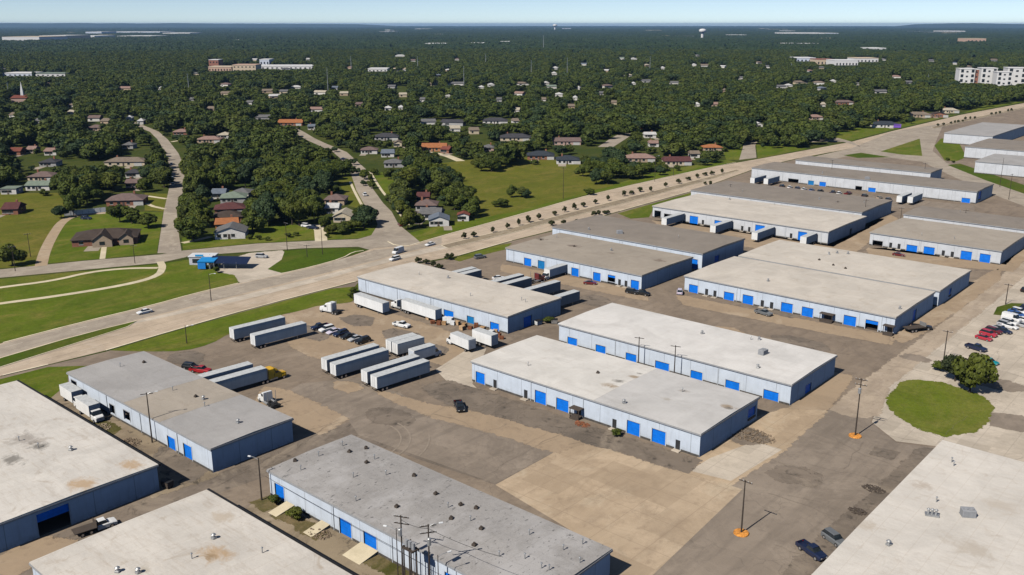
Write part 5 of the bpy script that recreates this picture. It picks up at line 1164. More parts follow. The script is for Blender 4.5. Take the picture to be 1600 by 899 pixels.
def house(pl, pr, py, d, kind, rc, wc, ang, label, far=False, name='house', group=None, eave=2.8, cat='house', clear=True):
    a, b = gp(pl, py), gp(pr, py); w = max(5.0, (b - a).length * (.9 if kind != 'multi' else .95))
    dirv = Vector((math.cos(R(41)), math.sin(R(41)), 0)); nrm = Vector((-dirv.y, dirv.x, 0))
    c = (a + b) / 2 + nrm * (d / 2)
    t = thing(name, label, cat, (c.x, c.y, 0), R(ang), group)
    wm, rm = 'h_' + wc, 'r_' + rc
    rise = min(2.6, d * .2) if kind != 'flat' else 0
    m = MB(); m.box(-w / 2, w / 2, -d / 2, d / 2, 0, eave)
    if kind == 'gable':
        for s in (-1, 1): m.poly([(s * w / 2, -d / 2, eave), (s * w / 2, d / 2, eave), (s * w / 2, 0, eave + rise - .1)])
    if kind == 'gablef':
        for s in (-1, 1): m.poly([(-w / 2, s * d / 2, eave), (w / 2, s * d / 2, eave), (0, s * d / 2, eave + rise - .05)])
    link('wall', m.mesh('wall', wm), t)
    m = MB()
    if kind == 'gablef': gablef(m, w, d, eave - .1, rise)
    elif kind == 'flat': m.box(-w / 2 - .3, w / 2 + .3, -d / 2 - .3, d / 2 + .3, eave + .01, eave + .35)
    elif kind == 'shed': m.loft([[(-w / 2 - .3, -d / 2 - .4, eave - .2), (w / 2 + .3, -d / 2 - .4, eave - .2), (w / 2 + .3, -d / 2 - .4, eave), (-w / 2 - .3, -d / 2 - .4, eave)], [(-w / 2 - .3, d / 2 + .4, eave + .8), (w / 2 + .3, d / 2 + .4, eave + .8), (w / 2 + .3, d / 2 + .4, eave + 1), (-w / 2 - .3, d / 2 + .4, eave + 1)]])
    else: hip(m, w, d, eave + .01, rise, gable=.92 if kind == 'gable' else 0)
    roof = link('roof', m.mesh('roof', rm), t)
    if kind == 'multi':
        rise = 3.4
        for x, ww, pr_ in ((-w * .02, w * .3, 3.2), (w * .34, w * .22, 1.6)):
            m = MB(); y0 = -d / 2 - pr_; m.box(x - ww / 2, x + ww / 2, y0, -d / 2 + .02, 0, eave - .02)
            m.poly([(x - ww / 2, y0, eave - .02), (x + ww / 2, y0, eave - .02), (x, y0, eave + ww * .36)])
            wg = link('gable_wall', m.mesh('gable_wall', 'h_tan'), t)
            m = MB()
            for s in (-1, 1):
                m.loft([[(x + s * (ww / 2 + .4), y0 - .4, eave - .25), (x + s * (ww / 2 + .4), 0, eave - .25), (x + s * (ww / 2 + .4), 0, eave - .03), (x + s * (ww / 2 + .4), y0 - .4, eave - .03)], [(x, y0 - .4, eave + ww * .36), (x, 0, eave + ww * .36), (x, 0, eave + ww * .36 + .22), (x, y0 - .4, eave + ww * .36 + .22)]])
            link('gable_roof', m.mesh('gable_roof', rm), t)
            link('window', MB().box(x - 1, x + 1, y0 - .05, y0 - .003, .9, 2.3).mesh('window', 'glass'), wg)
    if far: 
        link('window', MB().box(-w * .3, -w * .12, -d / 2 - .05, -d / 2 - .003, .9, 2.2).mesh('window', 'glass'), t)
    else:
        f = -d / 2
        for x in (-.36, -.16, .1):
            o = link('window', MB().box(x * w - .75, x * w + .75, f - .04, f - .003, .9, 2.2).mesh('window', 'glass'), t)
            link('window_frame', MB().box(x * w - .9, x * w + .9, f - .09, f - .043, .72, .88).box(x * w - .9, x * w + .9, f - .09, f - .043, 2.22, 2.36).mesh('window_frame', 'h_white'), o)
        link('front_door', MB().box(-.03 * w - .5, -.03 * w + .5, f - .04, f - .003, .05, 2.15).mesh('front_door', 'brown'), t)
        if w > 13: link('garage_door', MB().box(w * .24, w * .24 + 4.6, f - .05, f - .003, .05, 2.35).mesh('garage_door', 'garage'), t)
        for s in (-1, 1): link('side_window', MB().box(s * (w / 2 + .02) - .018, s * (w / 2 + .02) + .018, -.7, .7, 1, 2.2).mesh('side_window', 'glass'), t)
        if kind in ('hip', 'gable', 'multi') and rnd.random() < .7:
            x = rnd.choice((-.25, .2)) * w; link('chimney', MB().box(x - .45, x + .45, .6, 1.4, eave + .4, eave + rise + .9).mesh('chimney', 'h_brick'), roof)
    if clear:
        top = pj(c + Vector((0, 0, eave + (rise if kind != 'flat' else 0))))[1]
        k = (pr - pl) * (.1 if far else .1); hh = py - top; CLEAR.append([(pl + k, py - hh * (.3 if far else .2)), (pr - k, py - hh * (.3 if far else .2)), (pr - k, top + 1), (pl + k, top + 1)])
    return t
NEAR = [
 (106, 205, 384, 15, 'multi', 'brown', 'brick', 57, 'large dark hipped house with pale front gables at the corner of the winding street'),
 (162, 222, 322, 12, 'hip', 'mauve', 'brick', 50, 'brick house with grey brown hip roof behind the white fence'),
 (160, 228, 260, 11, 'hip', 'tan', 'cream', 45, 'long tan roofed ranch house left of the winding street'),
 (41, 84, 284, 11, 'hip', 'mauve', 'cream', 45, 'brown hip roofed house with cream end wall near the left edge'),
 (38, 78, 298, 9, 'gable', 'green', 'white', 45, 'low green grey roofed house with white wall near the left edge'),
 (0, 26, 304, 8, 'flat', 'green', 'white', 45, 'white flat roofed shed cut by the left edge'),
 (0, 26, 336, 11, 'gable', 'maroon', 'brick', 50, 'dark maroon roofed house in the dry field at the left edge'),
 (60, 88, 261, 10, 'hip', 'darkgrey', 'grey', 45, 'dark grey roofed house among trees near the left edge'),
 (12, 32, 243, 10, 'gable', 'red', 'brick', 45, 'small red roofed house near the left edge'),
 (40, 55, 240, 9, 'gable', 'pink', 'tan', 45, 'small pink roofed house right of the red roofed one'),
 (68, 88, 243, 9, 'gable', 'pink', 'white', 45, 'pink roofed house with white wall behind the dark grey one'),
 (194, 218, 278, 9, 'hip', 'darkgrey', 'white', 50, 'dark grey carport house left of the winding street bend'),
 (194, 218, 294, 8, 'gable', 'mauve', 'pink', 50, 'small pink walled house below the dark grey carport'),
 (190, 208, 233, 9, 'hip', 'grey', 'grey', 45, 'small grey house behind the long ranch house'),
 (135, 160, 205, 10, 'hip', 'mauve', 'tan', 45, 'mauve roofed house near the top left of the winding street'),
 (268, 294, 212, 10, 'hip', 'pink', 'brick', 50, 'pink grey hipped house right of the winding street top'),
 (305, 345, 224, 10, 'hip', 'pink', 'tan', 45, 'long pinkish roofed house in the woods right of the winding street'),
 (338, 361, 217, 10, 'hip', 'cream', 'white', 45, 'cream roofed wing beside the long pinkish roof'),
 (328, 352, 311, 9, 'gable', 'blue', 'white', 45, 'pale blue roofed house with white gable at the back of the brick row'),
 (340, 382, 318, 11, 'hip', 'green', 'grey', 52, 'grey green roofed house behind the maroon roofed one'),
 (360, 392, 310, 9, 'hip', 'grey', 'white', 35, 'grey roofed house half hidden by trees at the back of the brick row'),
 (330, 380, 336, 11, 'hip', 'maroon', 'brick', 55, 'maroon roofed brick house in the row by the winding street'),
 (329, 376, 349, 10, 'hip', 'brown', 'brick', 55, 'brown roofed brick house in the row by the winding street'),
 (332, 370, 360, 9, 'gable', 'orange', 'orange', 55, 'orange red roofed house in the row by the winding street'),
 (331, 382, 374, 11, 'gablef', 'grey', 'white', 50, 'grey roofed house with white front gable nearest the frontage road'),
 (506, 540, 321, 10, 'hip', 'mauve', 'tan', 40, 'mauve grey roofed house among the trees left of the middle street'),
 (508, 530, 334, 8, 'gable', 'white', 'white', 40, 'white roofed house behind the cream gabled one'),
 (520, 550, 348, 10, 'gablef', 'cream', 'cream', 40, 'cream gabled house left of the middle street'),
 (648, 684, 330, 10, 'hip', 'mauve', 'grey', 40, 'mauve roofed house behind the pale grey roofed one right of the middle street'),
 (655, 692, 344, 10, 'gable', 'grey', 'white', 35, 'grey roofed house with white side wall right of the middle street'),
 (668, 702, 354, 9, 'gablef', 'blue', 'white', 45, 'pale grey blue roofed house nearest the boulevard right of the middle street'),
 (650, 672, 316, 8, 'gable', 'maroon', 'brick', 40, 'small maroon roofed house in the trees right of the middle street'),
 (716, 732, 346, 5, 'gablef', 'red', 'white', 40, 'tiny red and white shed beside the trees right of the middle street'),
 (656, 700, 237, 12, 'gable', 'orange', 'orange', 42, 'bright orange roofed house at the meadow edge'),
 (690, 706, 240, 8, 'gable', 'red', 'brick', 20, 'dark red wing beside the bright orange roofed house'),
 (542, 562, 219, 8, 'flat', 'green', 'white', 45, 'pale green flat roofed house near the middle street bend'),
 (562, 590, 241, 9, 'hip', 'mauve', 'white', 45, 'mauve roofed house with white porch at the middle street bend'),
 (594, 616, 246, 10, 'gable', 'blue', 'white', 45, 'blue grey roofed house right of the middle street bend'),
 (598, 632, 262, 10, 'hip', 'grey', 'grey', 45, 'wide grey roofed house right of the middle street'),
 (582, 624, 220, 12, 'hip', 'darkgrey', 'grey', 42, 'large dark grey hip roofed house in the woods above the middle street'),
 (614, 628, 230, 8, 'gablef', 'tan', 'cream', 45, 'small tan gabled house in the woods above the middle street'),
 (432, 474, 197, 12, 'gable', 'orange', 'brick', 42, 'orange brown roofed house at the far end of the middle street'),
 (480, 494, 203, 8, 'gable', 'blue', 'white', 45, 'pale blue roofed house near the far end of the middle street'),
 (778, 832, 221, 12, 'hip', 'darkgrey', 'cream', 42, 'wide dark roofed house with cream wall beyond the meadow'),
 (752, 795, 194, 12, 'hip', 'darkgrey', 'white', 42, 'grey and white roofed house far beyond the meadow'),
 (822, 868, 250, 12, 'hip', 'slate', 'brick', 40, 'slate blue roofed brick house at the meadow edge'),
 (868, 907, 257, 11, 'hip', 'slate', 'white', 40, 'slate roofed house with white wall at the meadow edge'),
 (860, 910, 227, 11, 'gable', 'mauve', 'pink', 41, 'long mauve roofed house with pinkish wall beyond the meadow'),
 (755, 772, 237, 9, 'hip', 'grey', 'pink', 42, 'small grey house hidden in trees beyond the meadow'),
 (976, 1026, 254, 11, 'hip', 'pink', 'tan', 42, 'pinkish brown roofed house behind the boulevard tree belt'),
 (1036, 1082, 259, 11, 'gable', 'maroon', 'cream', 42, 'reddish roofed house with cream garage behind the boulevard tree belt'),
 (1078, 1094, 247, 8, 'gable', 'tan', 'white', 42, 'small tan roofed house right of the reddish roofed one'),
 (1098, 1130, 237, 9, 'hip', 'orange', 'tan', 42, 'orange tan roofed house near the corner street'),
 (1006, 1026, 216, 8, 'gable', 'white', 'white', 42, 'white roofed house by the back street'),
 (1014, 1030, 230, 8, 'gable', 'pink', 'white', 42, 'pink and white house below the white roofed one by the back street'),
 (1180, 1192, 200, 8, 'gablef', 'white', 'white', 42, 'small white gabled house near the corner street'),
 (1262, 1288, 188, 10, 'hip', 'pink', 'tan', 42, 'pinkish hip roofed house in the woods above the boulevard'),
 (1302, 1336, 164, 10, 'hip', 'mauve', 'brick', 42, 'brown roofed house in the woods far above the boulevard'),
 (1364, 1408, 200, 12, 'hip', 'slate', 'white', 30, 'white walled building with dark roof and purple panel by the boulevard'),
 (1417, 1458, 184, 11, 'hip', 'tan', 'tan', 30, 'tan brick roofed house on the lawn by the boulevard'),
 (1456, 1482, 184, 10, 'gablef', 'brown', 'brick', 30, 'dark brown gabled house beside the tan roofed one by the boulevard'),
 (1472, 1500, 177, 10, 'hip', 'cream', 'cream', 30, 'cream roofed house farthest right by the boulevard'),
]
for q in NEAR:
    t_ = house(*q)
    if rnd.random() < .75:                                     # a pale concrete drive from the garage towards the street
        R3 = Matrix.Rotation(t_.rotation_euler.z, 3, 'Z'); w_ = rnd.choice((-.3, .3)) * 12; l_ = rnd.uniform(6, 11)
        strip('driveway', [t_.location + R3 @ Vector((w_, -q[3] / 2 + .3, 0)), t_.location + R3 @ Vector((w_ * 1.1, -q[3] / 2 - l_, 0))], rnd.uniform(3, 5.5), .07, 'street')
    if 'purple panel' in q[8]:
        link('side_panel', MB().box(6.2, 12.2, -6.3, -6.06, .3, 3.4).mesh('side_panel', paint('panel_purple', (.2, .09, .5), .6)), t_)
# houses glimpsed among the trees farther off: (reading x, base y, width, roof, wall)
FARH = [(111, 169, 9, 'tan', 'white'), (111, 181, 11, 'cream', 'white'), (146, 190, 20, 'mauve', 'white'), (165, 195, 15, 'tan', 'tan'), (200, 190, 9, 'white', 'white'), (218, 195, 9, 'white', 'white'), (352, 150, 16, 'tan', 'cream'), (149, 88, 8, 'white', 'white'), (88, 88, 8, 'grey', 'white'),
        (250, 142, 5, 'white', 'white'), (417, 146, 18, 'tan', 'tan'), (462, 140, 18, 'white', 'white'), (443, 147, 14, 'grey', 'cream'), (523, 141, 11, 'blue', 'grey'), (537, 150, 14, 'cream', 'tan'), (612, 139, 14, 'grey', 'grey'), (629, 152, 13, 'cream', 'cream'), (678, 135, 16, 'tan', 'cream'), (712, 134, 28, 'grey', 'white'),
        (752, 140, 9, 'white', 'white'), (767, 136, 11, 'white', 'white'), (494, 176, 22, 'pink', 'white'), (606, 174, 11, 'white', 'white'), (626, 173, 7, 'white', 'white'), (410, 189, 24, 'grey', 'grey'), (668, 196, 26, 'grey', 'white'), (708, 197, 40, 'darkgrey', 'grey'), (710, 207, 18, 'cream', 'white'), (740, 210, 16, 'tan', 'cream'),
        (817, 134, 22, 'tan', 'white'), (853, 133, 9, 'white', 'white'), (862, 139, 16, 'green', 'white'), (904, 141, 6, 'white', 'white'), (868, 110, 10, 'white', 'grey'), (866, 119, 8, 'white', 'white'), (900, 83, 12, 'white', 'white'), (899, 157, 7, 'white', 'white'), (893, 171, 11, 'tan', 'tan'), (1053, 133, 17, 'grey', 'white'),
        (1085, 105, 9, 'white', 'white'), (1101, 106, 14, 'tan', 'white'), (1158, 125, 7, 'grey', 'white'), (1090, 168, 9, 'white', 'white'), (1118, 168, 12, 'pink', 'tan'), (809, 177, 8, 'cream', 'white'), (805, 195, 10, 'tan', 'white'), (990, 95, 11, 'white', 'white'), (972, 94, 9, 'green', 'white'), (1036, 110, 7, 'white', 'white'),
        (1220, 139, 18, 'grey', 'white'), (1233, 137, 12, 'white', 'white'), (1252, 132, 22, 'tan', 'cream'), (1375, 147, 26, 'grey', 'white'), (1303, 130, 8, 'white', 'white'), (1420, 132, 13, 'grey', 'grey'), (1457, 136, 6, 'white', 'white'), (1455, 98, 11, 'grey', 'grey'), (1520, 91, 12, 'white', 'white'), (1535, 83, 11, 'white', 'white'),
        (1500, 79, 9, 'white', 'white'), (1553, 97, 14, 'tan', 'grey'), (1172, 80, 22, 'white', 'white'), (1246, 80, 9, 'white', 'white'), (430, 83, 12, 'white', 'white'), (444, 83, 11, 'white', 'white'), (625, 90, 18, 'white', 'white'), (525, 69, 26, 'grey', 'white'), (1116, 67, 8, 'white', 'grey'), (1196, 69, 9, 'grey', 'grey'),
        (1285, 168, 10, 'cream', 'white'), (1200, 108, 8, 'grey', 'white'), (700, 154, 8, 'white', 'white'), (660, 160, 9, 'grey', 'white'), (560, 168, 12, 'mauve', 'tan'), (390, 165, 12, 'grey', 'white'), (330, 175, 14, 'tan', 'tan'), (300, 160, 9, 'grey', 'grey'), (60, 195, 12, 'grey', 'grey'), (20, 185, 10, 'tan', 'white'),
        (990, 134, 7, 'white', 'white'), (1010, 130, 14, 'grey', 'white'), (940, 150, 8, 'grey', 'white'), (1130, 145, 8, 'tan', 'tan'), (960, 165, 9, 'tan', 'cream'), (1340, 135, 8, 'grey', 'white'), (780, 160, 9, 'grey', 'grey'), (850, 160, 8, 'tan', 'white')]
LATE = []
ZN = [(285, 'on the far left beyond the winding street'), (560, 'beyond the woods between the two streets'), (800, 'beyond the middle street woods'), (1000, 'far behind the meadow'), (1200, 'far behind the boulevard tree belt'), (1700, 'on the far right above the boulevard')]
for x, y, w, rc, wc in FARH:
    zt = next(s for lim, s in ZN if x < lim)
    dist = 'very distant' if y < 100 else ('distant' if y < 150 else 'half hidden')
    lab = '%s %s roofed house with %s walls %s' % (dist, rc, wc, zt)
    house(x - w / 2, x + w / 2, y, 10 if y > 120 else 16, 'gable' if rc != 'white' else 'hip', rc, wc, 41 + rnd.uniform(-14, 14), lab, far=True, group='houses glimpsed among the trees: ' + lab[:60], eave=3.2 if y > 120 else 4.5)
# the countless pale roofs that dot the woods farther out
qf = random.Random(77); nf = 0
while nf < 58:
    y = 64 + 112 * qf.random() ** 1.25; x = qf.uniform(-60, 1660)
    if y > 158 - max(0, x - 1350) * .2 or any(abs(x - f[0]) < 14 and abs(y - f[1]) < 7 for f in FARH): continue
    FARH.append((x, y, 0, '', '')); nf += 1
    rc = qf.choice(('white', 'white', 'tan', 'cream', 'grey', 'grey', 'pink', 'mauve', 'blue')); wc = qf.choice(('white', 'white', 'cream', 'grey', 'tan'))
    w_ = qf.uniform(11, 20) * 1494 / gp(x, y).length; w_ = max(w_, 4)
    house(x - w_ / 2, x + w_ / 2, y, 10 if y > 100 else 18, qf.choice(('gable', 'hip')), rc, wc, 41 + qf.uniform(-40, 40), 'small pale roofed house dotted in the distant woods', far=True, group='small houses dotted in the distant woods', eave=3.4 if y > 110 else 4.6, clear=True)
for k in range(46):
    y = qf.uniform(46, 78); x = qf.uniform(-40, 1640); w_ = qf.uniform(8, 34); hpx = qf.uniform(1.3, 2.6)
    LATE.append(('store_building', 'pale flat hall among the woods below the horizon', 'building', x, x + w_, y, y - hpx, 200 + 0, qf.choice(('bw', 'bc', 'bb')), qf.choice(('bw', 'bc', 'r_grey')), 1, 4, 41 + qf.uniform(-10, 10)))
# large far buildings
def bigbox(name, label, cat, px0, px1, py_base, py_top, depth, wallc, roofc, rows=1, cols=6, ang=41, group=None):
    a, b = gp(px0, py_base), gp(px1, py_base); w = (b - a).length; dm = ((a + b) / 2).length
    h = (py_base - py_top) / (py_base - HOR) * CAMH
    c = (a + b) / 2 + Vector((-math.sin(R(41)), math.cos(R(41)), 0)) * depth / 2
    t = thing(name, label, cat, (c.x, c.y, 0), R(ang), group)
    link('wall', MB().box(-w / 2, w / 2, -depth / 2, depth / 2, 0, h).mesh('wall', wallc), t)
    link('roof', MB().box(-w / 2 - .4, w / 2 + .4, -depth / 2 - .4, depth / 2 + .4, h + .01, h + .9).mesh('roof', roofc), t)
    m = MB()
    for r_ in range(rows if depth < 200 else 0):
        for k in range(cols):
            x = -w / 2 + (k + .5) * w / cols; z = h * (r_ + .3) / rows
            m = MB().box(x - w / cols * .2, x + w / cols * (.2 if rows < 3 or k % 2 else .32), -depth / 2 - .12, -depth / 2 - .01, z, z + h / rows * (.34 if rows < 3 or k % 2 else .62))  # wider panes on taller blocks are dark panels standing in for shaded recesses
            link('window', m.mesh('window', 'glass'), t)  # 'window' here also covers the wider dark panels standing in for shaded recesses
    CLEAR.append([(px0, py_base - (py_base - py_top) * .3), (px1, py_base - (py_base - py_top) * .3), (px1, py_top), (px0, py_top)])
    return t
M['bw'] = plain('far_white_wall', (.66, .66, .66), .8); M['bc'] = plain('far_cream_wall', (.55, .45, .33), .8); M['br'] = plain('far_brick_wall', (.3, .13, .09), .8); M['bp'] = plain('far_pink_wall', (.52, .36, .27), .8); M['bb'] = plain('far_blue_white_wall', (.55, .6, .7), .8)
GF = 'large buildings in the far distance'
for q in [('school_building', 'red brown building with white top among the far trees', 'building', 327, 342, 107, 94, 30, 'br', 'bw', 2, 3), ('school_building', 'peach coloured long building right of the red brown one', 'building', 326, 362, 113, 105, 40, 'bp', 'bc', 1, 8), ('school_building', 'cream block between the peach building and the long white one', 'building', 364, 400, 113, 102, 40, 'bc', 'bp', 2, 6),
          ('store_building', 'long low white building right of the cream block', 'building', 400, 488, 109, 103.5, 50, 'bw', 'bw', 1, 12), ('store_building', 'small white block standing behind the long low white building', 'building', 406, 421, 103, 93.5, 40, 'bb', 'bw', 1, 3), ('store_building', 'pale low building left of two in the far middle', 'building', 575, 605, 113, 108, 40, 'bw', 'bw', 1, 5), ('store_building', 'pale low building right of two in the far middle', 'building', 612, 634, 112, 108.5, 40, 'bw', 'bc', 1, 4),
          ('store_building', 'blue white hall at the left of the far right group', 'building', 1244, 1274, 98, 91, 60, 'bb', 'bw', 1, 5), ('store_building', 'brick front hall between the blue white and the long white hall', 'building', 1276, 1304, 103, 93.5, 50, 'bc', 'br', 1, 5), ('store_building', 'longest white hall of the far right group', 'building', 1305, 1340, 105, 95, 60, 'bw', 'bw', 1, 7), ('store_building', 'white hall with raised end at the right of the far right group', 'building', 1338, 1372, 99, 91.5, 60, 'bw', 'bc', 1, 6),
          ('store_building', 'lone white hall above the far right group', 'building', 1360, 1384, 81, 75.5, 90, 'bw', 'bw', 1, 4), ('store_building', 'tan building on the far right below the horizon', 'building', 1510, 1540, 68, 60.5, 90, 'bp', 'bc', 1, 5),
          ('store_building', 'broad white halls at the far left edge', 'building', 4, 62, 66, 58, 300, 'bw', 'bc', 1, 10), ('store_building', 'cream white halls right of the far left ones', 'building', 62, 104, 63.5, 56, 300, 'bc', 'bw', 1, 8), ('store_building', 'white hall at the end of the far left group', 'building', 104, 148, 61, 56.5, 300, 'bw', 'bw', 1, 8), ('store_building', 'bright white hall highest at the far left', 'building', 134, 159, 54.5, 50, 300, 'bb', 'bw', 1, 5),
          ('store_building', 'grey white strip of halls behind the far left group', 'building', 164, 250, 53, 50, 400, 'bb', 'bw', 1, 12), ('store_building', 'white strip hall below the grey white strip', 'building', 183, 237, 59.5, 56.5, 300, 'bw', 'bw', 1, 8), ('store_building', 'white strip hall at the right end of the far left strips', 'building', 254, 297, 54.8, 51.6, 300, 'bw', 'bw', 1, 6),
          ('store_building', 'pale distant strip on the horizon left of centre', 'building', 455, 492, 43, 40.8, 700, 'bw', 'bw', 1, 5), ('store_building', 'distant white strip under the horizon near the middle', 'building', 648, 672, 47.3, 45.3, 500, 'bw', 'bw', 1, 4),
          ('store_building', 'white hall strip in the far centre', 'building', 664, 697, 72.5, 68.5, 120, 'bw', 'bw', 1, 6), ('store_building', 'second white hall strip in the far centre', 'building', 720, 756, 71, 67.5, 120, 'bw', 'bw', 1, 6), ('store_building', 'short white hall right of the far centre strips', 'building', 782, 796, 69, 65.5, 120, 'bw', 'bw', 1, 3),
          ('store_building', 'white strip on the right below the horizon', 'building', 1226, 1290, 55, 51.5, 300, 'bw', 'bw', 1, 9), ('store_building', 'short white strip right of the longer one below the horizon', 'building', 1292, 1310, 55, 52, 300, 'bb', 'bw', 1, 3), ('store_building', 'cream strip of shops in the far right trees', 'building', 1232, 1284, 72, 68.5, 120, 'bc', 'bw', 1, 9), ('store_building', 'pale strip hall near the far right hill', 'building', 1478, 1508, 51.5, 48.5, 300, 'bw', 'bw', 1, 5),
          ('store_building', 'white storage hall half hidden at the left edge', 'building', 5, 50, 120, 115, 40, 'bb', 'bw', 1, 6), ('store_building', 'long pale roof among the far left trees', 'building', 56, 102, 120, 115.5, 40, 'bw', 'r_green', 1, 6)]:
    bigbox(*q, group=GF)
for q in LATE: bigbox(*q, group='pale halls among the woods below the horizon')
# apartment blocks at the right edge
for px0, px1, pb, pt, lab, wm in ((1499, 1522, 138, 108, 'white apartment block, leftmost of the row at the right edge', 'bw'), (1518, 1533, 138, 109, 'brick and white apartment block second in the row at the right edge', 'br'), (1533, 1556, 139, 107, 'tall white apartment block in the middle of the row', 'bw'), (1558, 1580, 141, 113, 'lower white apartment block in front with dark recesses', 'bw'), (1574, 1602, 139, 106.5, 'white apartment block cut by the right edge', 'bw')):
    bigbox('apartment_block', lab, 'apartment block', px0, px1, pb, pt, 20, wm, 'bw', 4, 3, 30, 'apartment blocks at the right edge')
# church with steeple
t = house(15, 44, 162, 20, 'gable', 'red', 'pink', 50, 'red roofed church with white steeple near the left edge', name='church', cat='church', eave=6)
link('steeple', MB().loft([[(-1.5, -1.5, 6), (1.5, -1.5, 6), (1.5, 1.5, 6), (-1.5, 1.5, 6)], [(-1.3, -1.3, 12), (1.3, -1.3, 12), (1.3, 1.3, 12), (-1.3, 1.3, 12)], [(-.1, -.1, 23), (.1, -.1, 23), (.1, .1, 23), (-.1, .1, 23)]]).mesh('steeple', 'bw'), t)
# water towers and masts
def water_tower(px, pb, pt, wpx_, lab):
    b = gp(px, pb); h = (pb - pt) / (pb - HOR) * CAMH; r = wpx_ / 2 * (b.length / math.hypot(FPX, CY - HOR))
    t = thing('water_tower', lab, 'water tower', b); n = 16
    ring = lambda q, z: [(q * math.cos(2 * PI * k / n), q * math.sin(2 * PI * k / n), z) for k in range(n)]
    link('column', MB().loft([ring(r * .42, 0), ring(r * .36, h * .1), ring(r * .36, h * .6)]).mesh('column', 'bw'), t)
    link('tank', MB().loft([ring(r * .37, h * .6), ring(r * .9, h * .7), ring(r, h * .8), ring(r * .95, h * .9), ring(r * .6, h * .97), ring(r * .1, h)]).mesh('tank', 'bw', True), t)
    CLEAR.append([(px - wpx_ / 2, pb - 1), (px + wpx_ / 2, pb - 1), (px + wpx_ / 2, pt), (px - wpx_ / 2, pt)])
water_tower(1097, 62, 45, 11, 'white water tower above the distant trees right of centre')
water_tower(867, 48.5, 38, 7, 'pale water tower on the horizon near the middle')
def mast(px, pb, pt, lab, r=.55):
    b = gp(px, pb); h = (pb - pt) / (pb - HOR) * CAMH
    t = thing('power_mast', lab, 'mast', b, R(41 + 60), 'masts rising from the trees')
    s = max(r, b.length / 2600)
    link('shaft', MB().tube((0, 0, 0), (0, 0, h), s, s * .45, 8).mesh('shaft', 'steel'), t)
    for k in range(3): link('crossarm', MB().box(-2.6 * s, 2.6 * s, -.15, .15, h * (.97 - k * .1), h * (.97 - k * .1) + .3).mesh('crossarm', 'steel'), t)
for px, pb, pt, lab in ((513, 150, 105, 'tallest pale mast left of the image centre'), (296, 150, 115, 'pale mast with forked top on the far left'), (725, 140, 103, 'pale mast behind the long grey roof in the middle'), (1015, 118, 88, 'pale mast in the trees right of centre'), (653, 112, 88, 'thin mast right of the pale low buildings'), (549, 112, 88, 'thin mast left of the pale low buildings'), (849, 80, 55, 'thin mast under the middle horizon'),
                        (886, 125, 90, 'thin mast over the trees near the centre'), (830, 122, 94, 'thin mast left of the centre trees'), (759, 105, 84, 'faint thin mast between the centre masts'), (447, 215, 195, 'dark pole beside the far end of the middle street'), (365, 210, 188, 'white slim pole above the long pinkish roof'), (14, 150, 128, 'slim mast beside the red roofed church'), (1236, 112, 98, 'short mast left of the far right halls'), (1449, 132, 116, 'slim mast left of the apartment row')):
    mast(px, pb, pt, lab, .4)

# ------------------------------------------------------------------ trees
def crown_mesh(seed, nleaf, size, h=10.0, rad=5.0, mat='leaf', core=.8):
    r = random.Random(seed); lobes = []
    n = r.randint(8, 12)
    for i in range(n):
        a = r.uniform(0, 2 * PI); d = rad * math.sqrt(r.uniform(.02, .55)); z = h * r.uniform(.38, .82) * (1 - .12 * d / rad)
        lobes.append((Vector((math.cos(a) * d, math.sin(a) * d, z)), rad * r.uniform(.28, .5)))
    lobes.append((Vector((r.uniform(-.6, .6), r.uniform(-.6, .6), h * .78)), rad * .4)); lobes.append((Vector((0, 0, h * .5)), rad * .55))
    m = MB()
    for c, q in lobes:
        if core: m.ball(c, q * core, q * core, q * core * .9, 7, 5)
    tot = [q * q for c, q in lobes]; made = 0; tries = 0
    while made < nleaf and tries < nleaf * 6:
        tries += 1
        c, q = r.choices(lobes, tot)[0]
        d = Vector((r.gauss(0, 1), r.gauss(0, 1), r.gauss(.25, 1))).normalized()
        p = c + Vector((d.x, d.y, d.z * .9)) * q * r.uniform(.78, 1.12)
        if any((p - c2).length < q2 * .74 for c2, q2 in lobes if c2 is not c) or p.z < h * .14: continue
        nn = (d + Vector((r.gauss(0, .45), r.gauss(0, .45), r.gauss(.1, .45)))).normalized()
        u = nn.orthogonal().normalized(); w = nn.cross(u); a = r.uniform(0, PI); u, w = u * math.cos(a) + w * math.sin(a), w * math.cos(a) - u * math.sin(a)
        s = size * r.uniform(.55, 1.25)
        m.quad(p - u * s - w * s * .3, p + u * s * .25 - w * s * .85, p + u * s, p - u * s * .1 + w * s * .9); made += 1
    return m.mesh('crown', mat)
def trunk_mesh(seed, h=10.0):
    r = random.Random(seed); m = MB()
    m.tube((0, 0, -.1), (.1, .05, h * .22), .3, .22, 8); m.tube((.1, .05, h * .22), (0, .1, h * .5), .22, .13, 7)
    for k in range(4):
        a = k * PI / 2 + r.uniform(-.5, .5); m.tube((.08, .05, h * r.uniform(.2, .32)), (math.cos(a) * 2.4, math.sin(a) * 2.4, h * r.uniform(.48, .62)), .13, .05, 6)
    return m.mesh('trunk', 'bark')
SPEC = ('leaf', 'leaf', 'leaf_warm', 'leaf', 'leaf_cool', 'leaf', 'leaf', 'leaf_warm', 'leaf_cool', 'leaf')
CROWNS = [crown_mesh(100 + i, 2000, .46, mat=SPEC[i]) for i in range(10)]
LOOSE = [crown_mesh(777, 1500, .5, core=.45)]; TRUNKS = [trunk_mesh(50 + i) for i in range(4)]
DARKC = [crown_mesh(300 + i, 1500, .4, mat='leaf_dark') for i in range(2)]
BUSH = [crown_mesh(400 + i, 420, .6, mat='leaf_bush') for i in range(4)]; GBUSH = [crown_mesh(420 + i, 700, .5) for i in range(3)]
